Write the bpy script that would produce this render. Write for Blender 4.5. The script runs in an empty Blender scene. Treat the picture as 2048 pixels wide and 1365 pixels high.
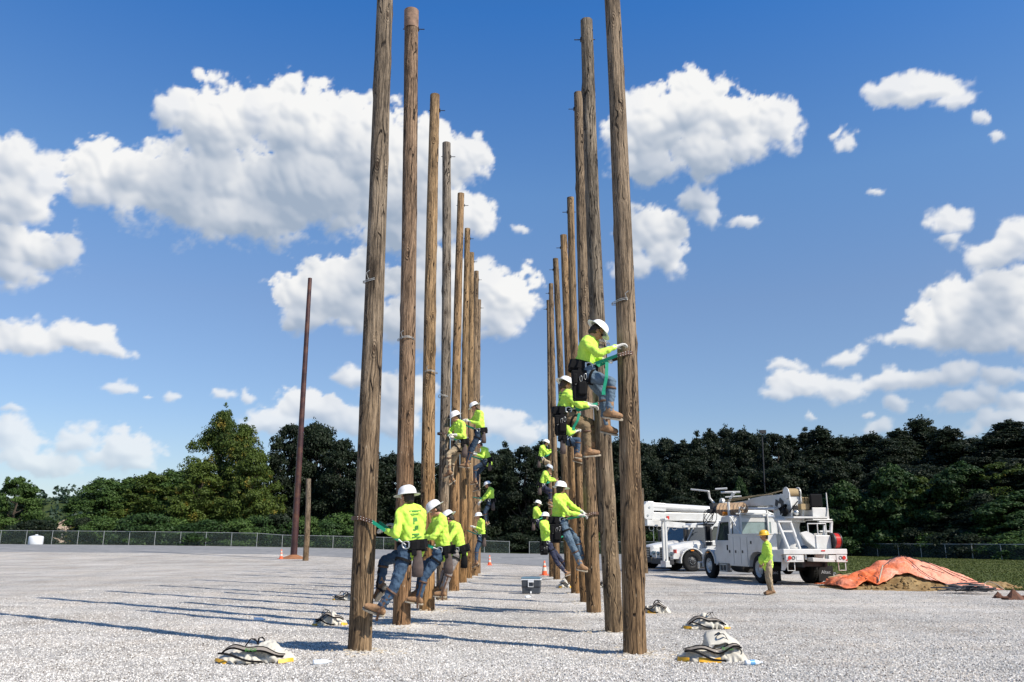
import bpy, math, random
import numpy as np
from mathutils import Vector, Matrix, noise
random.seed(7); rng = np.random.default_rng(7)
scene = bpy.context.scene
COL = scene.collection

# ---------------------------------------------------------------- camera
F_PX = 1620.0; PITCH = math.radians(13.89); CAM_H = 1.46
cd = bpy.data.cameras.new("camera"); cam = bpy.data.objects.new("camera", cd); COL.objects.link(cam)
cam.location = (0, 0, CAM_H); cam.rotation_euler = (math.radians(90) + PITCH, 0, 0)
cd.sensor_width = 36.0; cd.lens = F_PX / 2048 * 36; cd.clip_start = 0.1; cd.clip_end = 6000
scene.camera = cam
CT, ST = math.cos(PITCH), math.sin(PITCH)

def ray(px, py):
    """direction of a pixel of the 2048x1365 photograph"""
    x = (px - 1024) / F_PX; y = (682.5 - py) / F_PX
    return Vector((x, CT - y * ST, ST + y * CT))
def at(px, py, Y):
    """the point seen at that pixel, Y metres in front of the camera"""
    d = ray(px, py); return Vector((0, 0, CAM_H)) + d * (Y / d.y)
def sstep(a, b, x):
    t = min(1, max(0, (x - a) / (b - a))); return t * t * (3 - 2 * t)
def G(X, Y):
    """height of the lot: flat, rising gently towards the far left"""
    return 1.3 * (1 - math.exp(min(0, X + 1) / 30)) * sstep(45, 100, Y)
def gnd(px, py):
    d = ray(px, py); z = 0.0
    for _ in range(12):
        t = (z - CAM_H) / d.z; z = G(d.x * t, d.y * t)
    return Vector((d.x * t, d.y * t, z))

# ---------------------------------------------------------------- light, exposure
SUN_EL = math.radians(44); SUN_AZ = (0.81, -0.586)
ld = bpy.data.lights.new("sun", 'SUN'); ld.energy = 5.0; ld.angle = math.radians(0.53); ld.color = (1.0, 0.92, 0.80)
sun = bpy.data.objects.new("sun", ld); COL.objects.link(sun)
sdir = Vector((SUN_AZ[0] * math.cos(SUN_EL), SUN_AZ[1] * math.cos(SUN_EL), math.sin(SUN_EL))).normalized()
sun.rotation_euler = sdir.to_track_quat('Z', 'Y').to_euler(); sun.location = sdir * 60
vs = scene.view_settings
vs.view_transform = 'Standard'; vs.look = 'None'; vs.gamma = 1; vs.use_curve_mapping = False; vs.exposure = 0.35      # the photograph is exposed bright: its gravel is almost burnt out
scene.render.engine = 'CYCLES'
scene.cycles.max_bounces = 6; scene.cycles.transparent_max_bounces = 24
scene.cycles.use_denoising = True

# ---------------------------------------------------------------- node helpers
class NT:
    def __init__(s, tree): s.t = tree; s.n = tree.nodes; s.l = tree.links
    def node(s, typ, ins=None, **props):
        n = s.n.new(typ)
        for k, v in props.items(): setattr(n, k, v)
        if ins:
            for k, v in ins.items():
                if isinstance(v, bpy.types.NodeSocket): s.l.new(v, n.inputs[k])
                elif v is not None: n.inputs[k].default_value = v
        return n
    def math(s, op, a, b=None, c=None, clamp=False):
        return s.node('ShaderNodeMath', {0: a, 1: b, 2: c}, operation=op, use_clamp=clamp).outputs[0]
    def vmath(s, op, a, b=None, c=None):
        n = s.node('ShaderNodeVectorMath', {0: a, 1: b, 2: c}, operation=op)
        return n.outputs['Value'] if op in ('LENGTH', 'DOT_PRODUCT') else n.outputs[0]
    def rng(s, v, a, b, c=0.0, d=1.0, smooth=False):
        return s.node('ShaderNodeMapRange', {0: v, 1: a, 2: b, 3: c, 4: d},
                      interpolation_type='SMOOTHSTEP' if smooth else 'LINEAR').outputs[0]
    def mix(s, f, a, b, blend='MIX'):
        n = s.node('ShaderNodeMix', data_type='RGBA', blend_type=blend)
        for k, v in ((0, f), (6, a), (7, b)):
            if isinstance(v, bpy.types.NodeSocket): s.l.new(v, n.inputs[k])
            else:
                n.inputs[k].default_value = (*v, 1) if isinstance(v, tuple) and len(v) == 3 else v
        return n.outputs[2]
    def noise(s, vec, scale, detail=4, rough=0.55, dist=0.0):
        return s.node('ShaderNodeTexNoise', {'Vector': vec, 'Scale': scale, 'Detail': detail, 'Roughness': rough, 'Distortion': dist}).outputs[0]
    def vor(s, vec, scale, feature='F1', out=0, rand=1.0):
        return s.node('ShaderNodeTexVoronoi', {'Vector': vec, 'Scale': scale, 'Randomness': rand}, feature=feature).outputs[out]
    def mapping(s, vec, scale=(1, 1, 1), rot=(0, 0, 0), loc=(0, 0, 0)):
        return s.node('ShaderNodeMapping', {'Vector': vec, 'Location': loc, 'Rotation': rot, 'Scale': scale}).outputs[0]

# ---------------------------------------------------------------- sky with cumulus
# each cloud puff: centre px, py, radius x, radius y, flatness of its underside
PUFFS = [
 # big cumulus left of centre
 (430,255,105,95,1),(600,265,105,105,1),(240,360,105,85,1.2),(395,390,190,95,1),(600,385,190,100,1.1),(750,325,110,120,1),
 (860,320,85,80,1),(930,322,52,55,1.2),(520,235,60,50,1),(700,255,70,60,1),(820,410,120,80,1),(940,430,58,60,1.2),(355,225,50,50,1),
 (205,400,66,50,1.3),(480,450,140,48,1),(800,470,110,40,1),
 # the one below it
 (640,600,92,80,1.4),(700,560,75,60,1),(600,640,60,45,1.3),(730,620,60,60,1),(1015,595,75,65,1.3),(975,565,55,45,1),(1000,645,50,42,1),
 (860,570,95,75,1),(840,650,90,65,1),(940,630,70,60,1),(720,755,50,28,1.2),(800,790,80,45,1),
 # low, behind the trees
 (620,828,95,46,1.4),(545,850,66,32,1.4),(700,840,80,46,1.2),(790,850,70,40,1.2),(1032,862,62,40,1.3),(980,850,60,40,1.3),
 # left edge
 (30,330,92,60,1),(40,400,85,70,1),(78,372,48,46,1),(55,500,112,55,1),(125,515,48,34,1.2),(30,560,75,42,1.2),
 (50,690,95,50,2.0),(160,685,95,48,2.0),(225,705,46,30,1.8),
 (245,784,36,18,1.6),(305,799,15,7,1),(362,796,22,13,1),(458,782,20,15,1),(508,785,20,14,1),
 (20,885,75,50,1.2),(145,878,60,38,1.3),(90,925,110,40,1.3),(245,905,92,46,1.2),(30,825,32,12,1),(280,925,60,26,1.2),
 # right of the poles
 (1380,212,82,78,1),(1470,240,92,75,1),(1555,255,58,62,1),(1315,265,82,72,1),(1250,250,50,65,1),(1300,340,72,50,1.2),(1410,320,92,50,1.2),
 (1500,300,62,48,1.3),(1398,400,38,46,1),(1415,440,26,30,1),(1490,450,42,13,1.2),(1300,470,62,62,1),(1325,525,48,48,1.2),(1262,540,50,36,1.2),
 (1830,200,100,40,1.6),(1785,192,60,30,1.3),(1905,215,48,22,1.3),(1700,286,24,15,1),(1672,272,18,10,1),(1750,386,24,9,1),(1035,463,20,12,1),
 (1955,238,22,9,1),(1990,270,22,14,1),
 (1900,445,46,36,1),(1895,490,22,18,1),(1990,512,92,34,1.2),(2040,475,62,52,1),
 (2010,600,85,70,1),(1900,640,85,66,1.1),(1815,672,72,26,1.6),(1980,672,100,48,1.4),(2060,650,70,80,1),(1950,610,60,60,1),
 (1590,768,72,38,1.3),(1570,726,44,15,1.2),(1545,788,40,20,1.2),(1685,708,54,20,1.4),(1692,775,60,36,1.3),(1800,766,80,32,1.3),(1905,755,66,36,1.3),(2010,760,60,26,1.2),
 (1930,815,80,30,1.4),(1965,795,40,26,1.2),(2035,815,46,34,1.2),(1802,814,28,20,1.1),(2000,848,80,26,1.3),(1765,855,36,20,1),(1735,830,16,10,1),(1605,832,20,10,1),
 # outside the frame the same kind of sky goes on
 (-300,250,150,70,1.4),(-420,560,190,80,1.5),(2330,380,170,80,1.4),(2500,700,220,80,1.5),(700,-340,150,70,1.4),(1500,-420,170,90,1.3),
 (-700,300,200,90,1.4),(2800,100,180,90,1.4),
]
def azel(px, py):
    d = ray(px, py).normalized()
    return math.degrees(math.atan2(d.x, d.y)), math.degrees(math.asin(d.z))
world = bpy.data.worlds.new("World"); scene.world = world; world.use_nodes = True
w = NT(world.node_tree); w.n.clear()
D0 = w.node('ShaderNodeTexCoord').outputs['Generated']
sky = w.node('ShaderNodeTexSky', sky_type='NISHITA', sun_disc=False, sun_elevation=SUN_EL,
             sun_rotation=math.atan2(SUN_AZ[0], SUN_AZ[1]), altitude=200, air_density=1.0, dust_density=0.6, ozone_density=3.0).outputs[0]
el = w.math('MULTIPLY', w.math('ARCSINE', w.node('ShaderNodeSeparateXYZ', {0: D0}).outputs[2]), 1 / math.radians(60))
ramp = w.node('ShaderNodeValToRGB', {0: el}); cr = ramp.color_ramp                # deep, clean blue overhead
cr.elements[0].position = 0.08; cr.elements[0].color = (1.10, 1.12, 1.20, 1)
cr.elements[1].position = 0.60; cr.elements[1].color = (0.50, 1.25, 1.95, 1); cr.elements.new(1.0).color = (0.30, 0.75, 1.20, 1)
for ps, c in ((0.27, (1.22, 1.27, 1.38, 1)), (0.40, (1.12, 1.45, 1.68, 1))):
    e = cr.elements.new(ps); e.color = c
bg = w.node('ShaderNodeBackground', {'Color': w.mix(1.0, sky, ramp.outputs[0], 'MULTIPLY'), 'Strength': 0.079})
w.l.new(bg.outputs[0], w.node('ShaderNodeOutputWorld').inputs[0])
world.cycles.sampling_method = 'MANUAL'; world.cycles.sample_map_resolution = 512

def vnoise(x, y, seed):
    """smooth value noise on arrays"""
    r = np.random.default_rng(seed); T = r.random((256, 256)) * 2 - 1
    xi = np.floor(x).astype(int); yi = np.floor(y).astype(int); fx = x - xi; fy = y - yi
    fx = fx * fx * fx * (fx * (fx * 6 - 15) + 10); fy = fy * fy * fy * (fy * (fy * 6 - 15) + 10)
    a = T[xi % 256, yi % 256]; b = T[(xi + 1) % 256, yi % 256]; c = T[xi % 256, (yi + 1) % 256]; d = T[(xi + 1) % 256, (yi + 1) % 256]
    return (a + (b - a) * fx) * (1 - fy) + (c + (d - c) * fx) * fy
def fbm(x, y, oct_, seed, gain=0.55, billow=False):
    s = 0; a = 1; tot = 0
    for k in range(oct_):
        c, q = math.cos(k * 1.1), math.sin(k * 1.1)
        n = vnoise((x * c - y * q) * 2.03 ** k + k * 17.3, (x * q + y * c) * 2.03 ** k - k * 9.1, seed + k)
        s = s + a * (np.abs(n) if billow else n); tot += a; a *= gain
    return s / tot
def build_sky_clouds():
    """cumulus drifting some kilometres off: a curved shell, its cover worked out from billowing noise and lit from the sun's side"""
    ca = lines_([(-112, -40, 1.2), (-40, 40, 0.115), (40, 98, 1.2)]); ce = lines_([(-0.5, 38, 0.115), (38, 75, 1.5)])
    A, E = np.meshgrid(np.array(ca), np.array(ce))
    ax, ey = A / 2.6, E / 2.0
    A2 = A + 1.0 * fbm(A / 3.6, E / 3.0, 5, 1) + 0.40 * fbm(A / .9, E / .8, 4, 31); E2 = E + 0.75 * fbm(A / 3.6 + 50, E / 3.0, 5, 11) + 0.34 * fbm(A / .9 + 9, E / .8, 4, 41)
    K = 9.5; acc = np.zeros_like(A); size = np.zeros_like(A); up = np.zeros_like(A)
    for (px, py, rx, ry, fl) in PUFFS:
        a0, e0 = azel(px, py); a1, _ = azel(px + 5, py); _, e1 = azel(px, py - 5); sx = rx * (a1 - a0) / 5; sy = ry * (e1 - e0) / 5
        dx = (A2 - a0) / sx; dy = (E2 - e0) / sy; dn = np.where(dy < 0, -dy * fl, dy); rr = np.sqrt(dx * dx + dn * dn)
        ww = np.exp(-K * np.minimum(rr, 6)); acc += ww; size += ww * math.sqrt(sx * sy); up += ww * np.clip(dy, -1.3, 1.3)
    F = 0.975 + np.log(acc + 1e-20) / K; size = size / (acc + 1e-20); up = up / (acc + 1e-20)
    sc = np.clip(size / 2.5, .22, 1.0)                           # small clouds are thinner and more ragged
    F = F + .07 * (1 - sc)
    def blur(z, n):
        for _ in range(n):
            z = z.copy(); z[1:-1, 1:-1] = (z[1:-1, 1:-1] * 2 + z[:-2, 1:-1] + z[2:, 1:-1] + z[1:-1, :-2] + z[1:-1, 2:]) / 6
        return z
    bl = fbm(A / 2.1, E / 1.8, 6, 61, 0.56, True); fb = fbm(A / 1.3, E / 1.0, 6, 81, 0.62)
    dens = F + (0.66 * (bl - 0.30) + 0.30 * fb) * (.85 + .15 * sc)
    # light creeping in from the sun's side (up and to the right), soaked up by the cloud on its way
    D0_ = blur(np.clip(F + 0.42 * (bl - .30), 0, 1.1), 3); S = np.zeros_like(A)
    for k in range(1, 15):
        n = k * 4; di, dj = int(round(n * .84)), int(round(n * .42)); Z = np.zeros_like(A); Z[:-di or None, :-dj or None] = D0_[di:, dj:]; S += Z * (1.15 if k < 5 else .8)
    selfsh = np.exp(-0.145 * S)
    blc = fbm(A / 2.1, E / 1.8, 4, 61, 0.45, True)
    h = np.clip(F + .5 * (blc - .3), 0, 1.6) ** .7 * 1.6 + 0.75 * blc * np.clip(dens * 3, 0, 1) * (.5 + .5 * sc)
    ha = np.gradient(h, np.array(ca), axis=1); he = np.gradient(h, np.array(ce), axis=0)
    nn = np.sqrt((ha * .9) ** 2 + (he * .9) ** 2 + 1); lam = (-ha * .9 * 0.42 - he * .9 * 0.66 + 0.62) / nn
    lam = blur(lam, 4) * .6 + blur(lam, 1) * .4
    shade = -0.14 + 0.80 * selfsh + 0.42 * lam + 0.16 * fbm(A / 3.1, E / 2.4, 4, 91) - .16 * np.clip(-up, 0, 1) * sc + .10 * (1 - sc)
    deep = np.clip((blur(S, 6) - 3.2) / 7.5, 0, 1); shade = shade * (1 - .45 * deep) - .20 * deep + .06
    shade += 0.22 * np.clip(1 - dens / 0.30, 0, 1)              # thin rims are bright
    alpha = np.clip((dens + .04) / (0.20 + 0.50 * (1 - sc) + 0.30 * np.clip(-up * 1.3, 0, 1)), 0, 1); alpha = alpha * alpha * (3 - 2 * alpha)
    alpha *= np.clip(0.50 + E / 24, 0.5, 1.0) * (0.78 + 0.22 * sc)
    lowf = np.clip(1 - E / 15, 0, 1)
    shade = np.clip(shade, 0, 1) * (1 - lowf * .30) + .22 * lowf
    veil = 0.30 * np.clip(1 - E / 9.0, 0, 1) ** 1.5             # pale air over the horizon
    shade = np.where(alpha > veil, shade, .62); alpha = np.maximum(alpha, veil)
    R = 3200.0; ar, er = np.radians(A), np.radians(E)
    P = np.stack([np.sin(ar) * np.cos(er) * R, np.cos(ar) * np.cos(er) * R, np.sin(er) * R + CAM_H], -1).reshape(-1, 3)
    ny, nx = A.shape; idx = np.arange(ny * nx).reshape(ny, nx); q = np.stack([idx[:-1, :-1], idx[:-1, 1:], idx[1:, 1:], idx[1:, :-1]], -1)
    keep = (alpha[:-1, :-1] + alpha[:-1, 1:] + alpha[1:, 1:] + alpha[1:, :-1]) > 0.002   # no shell where there is only blue
    q = q[keep]; used = np.unique(q); mp = np.full(ny * nx, -1); mp[used] = np.arange(len(used)); q = mp[q]; n = len(q)
    me = bpy.data.meshes.new('sky'); me.vertices.add(len(used)); me.vertices.foreach_set('co', P[used].ravel())
    me.loops.add(n * 4); me.loops.foreach_set('vertex_index', q.ravel()); me.polygons.add(n)
    me.polygons.foreach_set('loop_start', np.arange(n) * 4); me.polygons.foreach_set('loop_total', np.full(n, 4)); me.update(calc_edges=True)
    for nm, v in (('cover', alpha), ('shade', shade)):
        t_ = me.attributes.new(nm, 'FLOAT', 'POINT'); t_.data.foreach_set('value', v.ravel()[used].astype(np.float32))
    m = bpy.data.materials.new('cumulus'); m.use_nodes = True; t = NT(m.node_tree); t.n.clear()
    cov = t.node('ShaderNodeAttribute', attribute_name='cover').outputs['Fac']; shd = t.node('ShaderNodeAttribute', attribute_name='shade').outputs['Fac']
    rp = t.node('ShaderNodeValToRGB', {0: shd}); c = rp.color_ramp
    c.elements[0].color = (0.36, 0.44, 0.56, 1); c.elements[1].color = (0.93, 0.93, 0.925, 1); c.elements[1].position = 0.92
    e = c.elements.new(0.45); e.color = (0.62, 0.665, 0.735, 1)
    em = t.node('ShaderNodeEmission', {'Color': rp.outputs[0], 'Strength': 0.785}); tr = t.node('ShaderNodeBsdfTransparent')
    mx = t.node('ShaderNodeMixShader', {0: cov}); t.l.new(tr.outputs[0], mx.inputs[1]); t.l.new(em.outputs[0], mx.inputs[2])
    t.l.new(mx.outputs[0], t.node('ShaderNodeOutputMaterial').inputs[0]); m.cycles.emission_sampling = 'NONE'
    me.materials.append(m); o = bpy.data.objects.new('sky', me); COL.objects.link(o); o['kind'] = 'structure'
def lines_(segs):
    out = []
    for a, b, st in segs: out += list(np.arange(a, b, st))
    return out + [segs[-1][1]]
build_sky_clouds()

# ---------------------------------------------------------------- materials
def new_mat(name):
    m = bpy.data.materials.new(name); m.use_nodes = True
    t = NT(m.node_tree); t.n.clear()
    p = t.node('ShaderNodeBsdfPrincipled'); o = t.node('ShaderNodeOutputMaterial'); t.l.new(p.outputs[0], o.inputs[0])
    return m, t, p, o
def mat(name, col, rough=0.6, metal=0.0, var=0.18, vscale=6.0, bump=0.0, bscale=40.0, dirt=0.0, dirtcol=(0.16, 0.13, 0.1), spec=0.5, coord='Object', coat=0.0, trans=0.0):
    m, t, p, o = new_mat(name)
    v = t.node('ShaderNodeTexCoord').outputs[coord]
    n = t.noise(v, vscale, 5, 0.6)
    k = t.rng(n, 0.3, 0.7, 1 - var, 1 + var * 0.6)
    c = t.mix(1.0, col, t.node('ShaderNodeCombineColor', {0: k, 1: k, 2: k}).outputs[0], 'MULTIPLY')
    if dirt > 0:
        dn = t.rng(t.noise(v, vscale * 0.6, 8, 0.7), 0.48, 0.75, 0, dirt)
        c = t.mix(dn, c, dirtcol)
    t.l.new(c, p.inputs['Base Color'])
    rr = t.rng(n, 0.3, 0.7, max(0.02, rough - 0.08), min(1, rough + 0.08))
    t.l.new(rr, p.inputs['Roughness'])
    p.inputs['Metallic'].default_value = metal; p.inputs['Specular IOR Level'].default_value = spec
    if coat: p.inputs['Coat Weight'].default_value = coat; p.inputs['Coat Roughness'].default_value = 0.08
    if trans: p.inputs['Transmission Weight'].default_value = trans
    if bump > 0:
        b = t.node('ShaderNodeBump', {'Height': t.noise(v, bscale, 4, 0.6), 'Strength': 1.0, 'Distance': bump})
        t.l.new(b.outputs[0], p.inputs['Normal'])
    return m

M = {}
M['white'] = mat('white_paint', (0.60, 0.60, 0.58), 0.34, dirt=0.5, dirtcol=(0.36, 0.33, 0.27), vscale=2.0, var=0.10, coat=0.3)
M['greywhite'] = mat('aged_white_paint', (0.62, 0.62, 0.60), 0.5, dirt=0.4, dirtcol=(0.3, 0.26, 0.2), vscale=3, var=0.12)
M['black'] = mat('black_nylon', (0.008, 0.008, 0.009), 0.8, var=0.4, vscale=30, bump=0.002, spec=0.15)
M['blackmetal'] = mat('black_steel', (0.02, 0.02, 0.022), 0.55, var=0.3, vscale=6, dirt=0.3, dirtcol=(0.08, 0.07, 0.06))
M['rubber'] = mat('tyre_rubber', (0.015, 0.015, 0.015), 0.85, var=0.3, vscale=5, dirt=0.25, dirtcol=(0.07, 0.065, 0.06), bump=0.003, bscale=25, spec=0.2)
M['steel'] = mat('bare_steel', (0.62, 0.62, 0.6), 0.35, 1.0, var=0.2, vscale=9, dirt=0.3)
M['alu'] = mat('wheel_rim_paint', (0.6, 0.6, 0.58), 0.45, 0.2, var=0.15, vscale=6, dirt=0.4)
M['glass'] = mat('dark_window_glass', (0.035, 0.05, 0.055), 0.06, var=0.2, vscale=1.5, spec=0.9)
M['glasslight'] = mat('window_glass_with_cab_behind', (0.22, 0.30, 0.30), 0.08, var=0.3, vscale=3, spec=0.8)
M['red'] = mat('red_plastic', (0.55, 0.03, 0.02), 0.35, vscale=12)
M['orange'] = mat('orange_plastic', (0.85, 0.12, 0.03), 0.45, vscale=10, dirt=0.2)
M['amber'] = mat('amber_lens', (0.8, 0.25, 0.02), 0.3)
M['leather'] = mat('brown_leather', (0.11, 0.055, 0.03), 0.6, var=0.35, vscale=14, bump=0.002, bscale=60)
M['leathergrey'] = mat('worn_pouch_leather', (0.085, 0.06, 0.052), 0.75, var=0.35, vscale=14, bump=0.003, bscale=50)
M['tan'] = mat('tan_boot_leather', (0.30, 0.17, 0.085), 0.8, var=0.35, vscale=16, bump=0.002)
M['sole'] = mat('pale_boot_sole', (0.42, 0.36, 0.27), 0.8, var=0.2, vscale=20)
M['green'] = mat('green_webbing', (0.0, 0.27, 0.15), 0.6, var=0.15, vscale=30)
M['skin'] = mat('skin', (0.50, 0.25, 0.16), 0.5, var=0.12, vscale=18)
M['skintan'] = mat('tanned_skin', (0.36, 0.17, 0.10), 0.5, var=0.12, vscale=18)
M['hair'] = mat('dark_brown_hair', (0.022, 0.013, 0.008), 0.6, var=0.5, vscale=60, bump=0.004, bscale=90)
M['hairlight'] = mat('brown_hair', (0.07, 0.04, 0.02), 0.6, var=0.5, vscale=60, bump=0.004, bscale=90)
M['hat'] = mat('white_hard_hat_shell', (0.82, 0.82, 0.80), 0.28, var=0.05, vscale=10)
M['hatgrey'] = mat('grey_hard_hat_shell', (0.42, 0.46, 0.50), 0.3, var=0.05, vscale=10)
M['hatyellow'] = mat('yellow_hard_hat_shell', (0.72, 0.42, 0.03), 0.35, var=0.06, vscale=10)
M['glove'] = mat('white_work_glove', (0.62, 0.60, 0.55), 0.85, var=0.25, vscale=25, dirt=0.4, dirtcol=(0.2, 0.17, 0.13))
M['hivis'] = mat('hi_vis_yellow_green_cotton', (0.52, 0.80, 0.09), 0.85, var=0.07, vscale=7, bump=0.010, bscale=7)
M['print'] = mat('dark_green_shirt_print', (0.06, 0.22, 0.04), 0.8, var=0.4, vscale=30)
def denim(name, a, b):
    m, t, p, o = new_mat(name)
    v = t.node('ShaderNodeTexCoord').outputs['Object']
    n = t.noise(v, 5.0, 5, 0.6); n2 = t.noise(v, 60.0, 3, 0.6)
    f = t.rng(t.math('MULTIPLY_ADD', n2, 0.35, n), 0.35, 1.05, 0, 1)
    t.l.new(t.mix(f, a, b), p.inputs['Base Color']); p.inputs['Roughness'].default_value = 0.9
    bm = t.node('ShaderNodeBump', {'Height': t.noise(v, 14.0, 4, 0.6), 'Strength': 1.0, 'Distance': 0.02})
    t.l.new(bm.outputs[0], p.inputs['Normal']); return m
M['jeans'] = denim('faded_blue_denim', (0.014, 0.034, 0.070), (0.060, 0.110, 0.175))
M['jeansdark'] = denim('dark_blue_denim', (0.010, 0.022, 0.045), (0.030, 0.06, 0.10))
M['jeanspale'] = denim('pale_washed_denim', (0.04, 0.075, 0.115), (0.15, 0.21, 0.27))
M['navy'] = denim('navy_work_cloth', (0.012, 0.014, 0.035), (0.03, 0.035, 0.07))
M['khaki'] = denim('khaki_cotton', (0.28, 0.21, 0.13), (0.44, 0.35, 0.23))
M['brownpants'] = denim('brown_duck_cotton', (0.13, 0.09, 0.045), (0.24, 0.17, 0.095))
M['greypants'] = denim('grey_cotton', (0.17, 0.15, 0.145), (0.34, 0.31, 0.29))
M['canvas'] = mat('off_white_canvas', (0.56, 0.53, 0.46), 0.9, var=0.12, vscale=7, dirt=0.45, dirtcol=(0.33, 0.29, 0.23), bump=0.012, bscale=9)
M['canvasyellow'] = mat('yellow_vinyl_base', (0.80, 0.42, 0.02), 0.45, var=0.2, vscale=8, dirt=0.25)
M['rope'] = mat('rope', (0.35, 0.26, 0.14), 0.9, var=0.3, vscale=60)
M['clear'] = mat('clear_plastic', (0.75, 0.8, 0.85), 0.15, var=0.1, vscale=20, spec=0.8)
M['bluelabel'] = mat('blue_bottle_label', (0.12, 0.33, 0.6), 0.4)
M['coolergrey'] = mat('charcoal_cooler_plastic', (0.05, 0.058, 0.07), 0.45, var=0.15, vscale=6)
M['coolerlid'] = mat('blue_grey_cooler_lid', (0.12, 0.20, 0.26), 0.4, var=0.15, vscale=6)
M['trunk'] = mat('bark', (0.07, 0.055, 0.042), 0.95, var=0.4, vscale=4, bump=0.03, bscale=12)
M['galv'] = mat('galvanised_steel', (0.40, 0.41, 0.40), 0.5, 0.6, var=0.2, vscale=3)
M['concrete'] = mat('pale_tank_plastic', (0.66, 0.68, 0.70), 0.6, vscale=2, dirt=0.3)
M['house'] = mat('beige_siding', (0.55, 0.42, 0.32), 0.8, vscale=1)
M['roof'] = mat('pale_brown_roof', (0.42, 0.30, 0.24), 0.85, vscale=1)
M['rust'] = mat('rusty_iron', (0.13, 0.055, 0.03), 0.85, var=0.5, vscale=10, bump=0.01, bscale=30)
M['auger'] = mat('soil_caked_auger_steel', (0.42, 0.29, 0.18), 0.75, var=0.35, vscale=6, dirt=0.5, dirtcol=(0.2, 0.11, 0.06))
M['wirerod'] = mat('dark_steel_rods', (0.035, 0.037, 0.042), 0.4, 0.5, var=0.4, vscale=6)

def wood_mat():
    """weathered utility-pole timber: streaks, knots, drying cracks; each pole tinted by its object colour"""
    m, t, p, o = new_mat('weathered_pole_timber')
    v = t.node('ShaderNodeTexCoord').outputs['Object']
    oi = t.node('ShaderNodeObjectInfo')
    off = t.node('ShaderNodeCombineXYZ', {2: t.math('MULTIPLY', oi.outputs['Random'], 60.0)}).outputs[0]
    v2 = t.vmath('ADD', v, off)
    warpn = t.node('ShaderNodeTexNoise', {'Vector': t.mapping(v2, (4, 4, 2.4)), 'Scale': 1.0, 'Detail': 2}).outputs[1]
    vw = t.vmath('ADD', v2, t.vmath('MULTIPLY', t.vmath('SUBTRACT', warpn, (0.5, 0.5, 0.5)), (0.07, 0.07, 0.05)))
    streak = t.noise(t.mapping(vw, (34, 34, 1.5)), 1.0, 6, 0.68)
    blot = t.noise(t.mapping(v2, (5, 5, 1.1)), 1.0, 5, 0.6)
    grain = t.noise(t.mapping(vw, (70, 70, 5)), 1.0, 4, 0.6)
    crack = t.vor(t.mapping(vw, (15, 15, 0.55)), 1.0, 'DISTANCE_TO_EDGE')
    crackm = t.math('MULTIPLY', t.rng(crack, 0.0, 0.038, 1, 0, True), t.rng(t.noise(t.mapping(v2, (3, 3, 0.8)), 1.0, 3), 0.30, 0.50, 0, 1, True))
    knot = t.vor(t.mapping(v2, (5.0, 5.0, 1.9)), 1.0, 'F1', 0)
    knotm = t.rng(knot, 0.06, 0.17, 1, 0, True)
    ring = t.math('MULTIPLY', t.math('SINE', t.math('MULTIPLY', knot, 60.0)), t.rng(knot, 0.1, 0.42, 1, 0, True))
    fine = t.noise(t.mapping(v2, (150, 150, 9)), 1.0, 3, 0.6); tone = t.math('MULTIPLY_ADD', streak, 0.85, t.math('MULTIPLY_ADD', grain, 0.40, t.math('MULTIPLY_ADD', blot, 0.60, t.math('MULTIPLY_ADD', fine, 0.30, -0.14))))
    tone = t.math('MULTIPLY_ADD', ring, 0.07, tone)
    f = t.rng(tone, 0.68, 1.20, 0, 1, True)
    z = t.node('ShaderNodeSeparateXYZ', {0: v}).outputs[2]
    grey = t.rng(t.math('MULTIPLY_ADD', blot, 5.0, z), 2.5, 9.0, 0.08, 0.75, True)
    dark = t.mix(grey, (0.036, 0.023, 0.014), (0.046, 0.040, 0.034))
    light = t.mix(grey, (0.34, 0.235, 0.135), (0.34, 0.30, 0.25))
    c = t.mix(f, dark, light)
    c = t.mix(1.0, c, oi.outputs['Color'], 'MULTIPLY')
    c = t.mix(t.math('MULTIPLY', knotm, 0.75), c, (0.05, 0.028, 0.016))
    c = t.mix(crackm, c, (0.014, 0.010, 0.008))
    # pale gaff scars low on the pole
    scar = t.math('MULTIPLY', t.rng(t.vor(t.mapping(v2, (22, 22, 6.5)), 1.0, 'F1', 0), 0.10, 0.20, 1, 0, True),
                  t.rng(t.noise(t.mapping(v2, (9, 9, 3)), 1.0, 2), 0.5, 0.62, 0, 0.8, True))
    c = t.mix(t.math('MULTIPLY', scar, t.rng(z, 4.5, 1.5, 0.15, 1)), c, (0.60, 0.50, 0.36))
    t.l.new(c, p.inputs['Base Color']); p.inputs['Roughness'].default_value = 0.88; p.inputs['Specular IOR Level'].default_value = 0.25
    h = t.math('SUBTRACT', t.math('MULTIPLY_ADD', streak, 1.0, t.math('MULTIPLY', ring, 0.25)), t.math('MULTIPLY', crackm, 1.4))
    b = t.node('ShaderNodeBump', {'Height': h, 'Strength': 1.0, 'Distance': 0.035}); t.l.new(b.outputs[0], p.inputs['Normal'])
    return m
M['wood'] = wood_mat()

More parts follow.
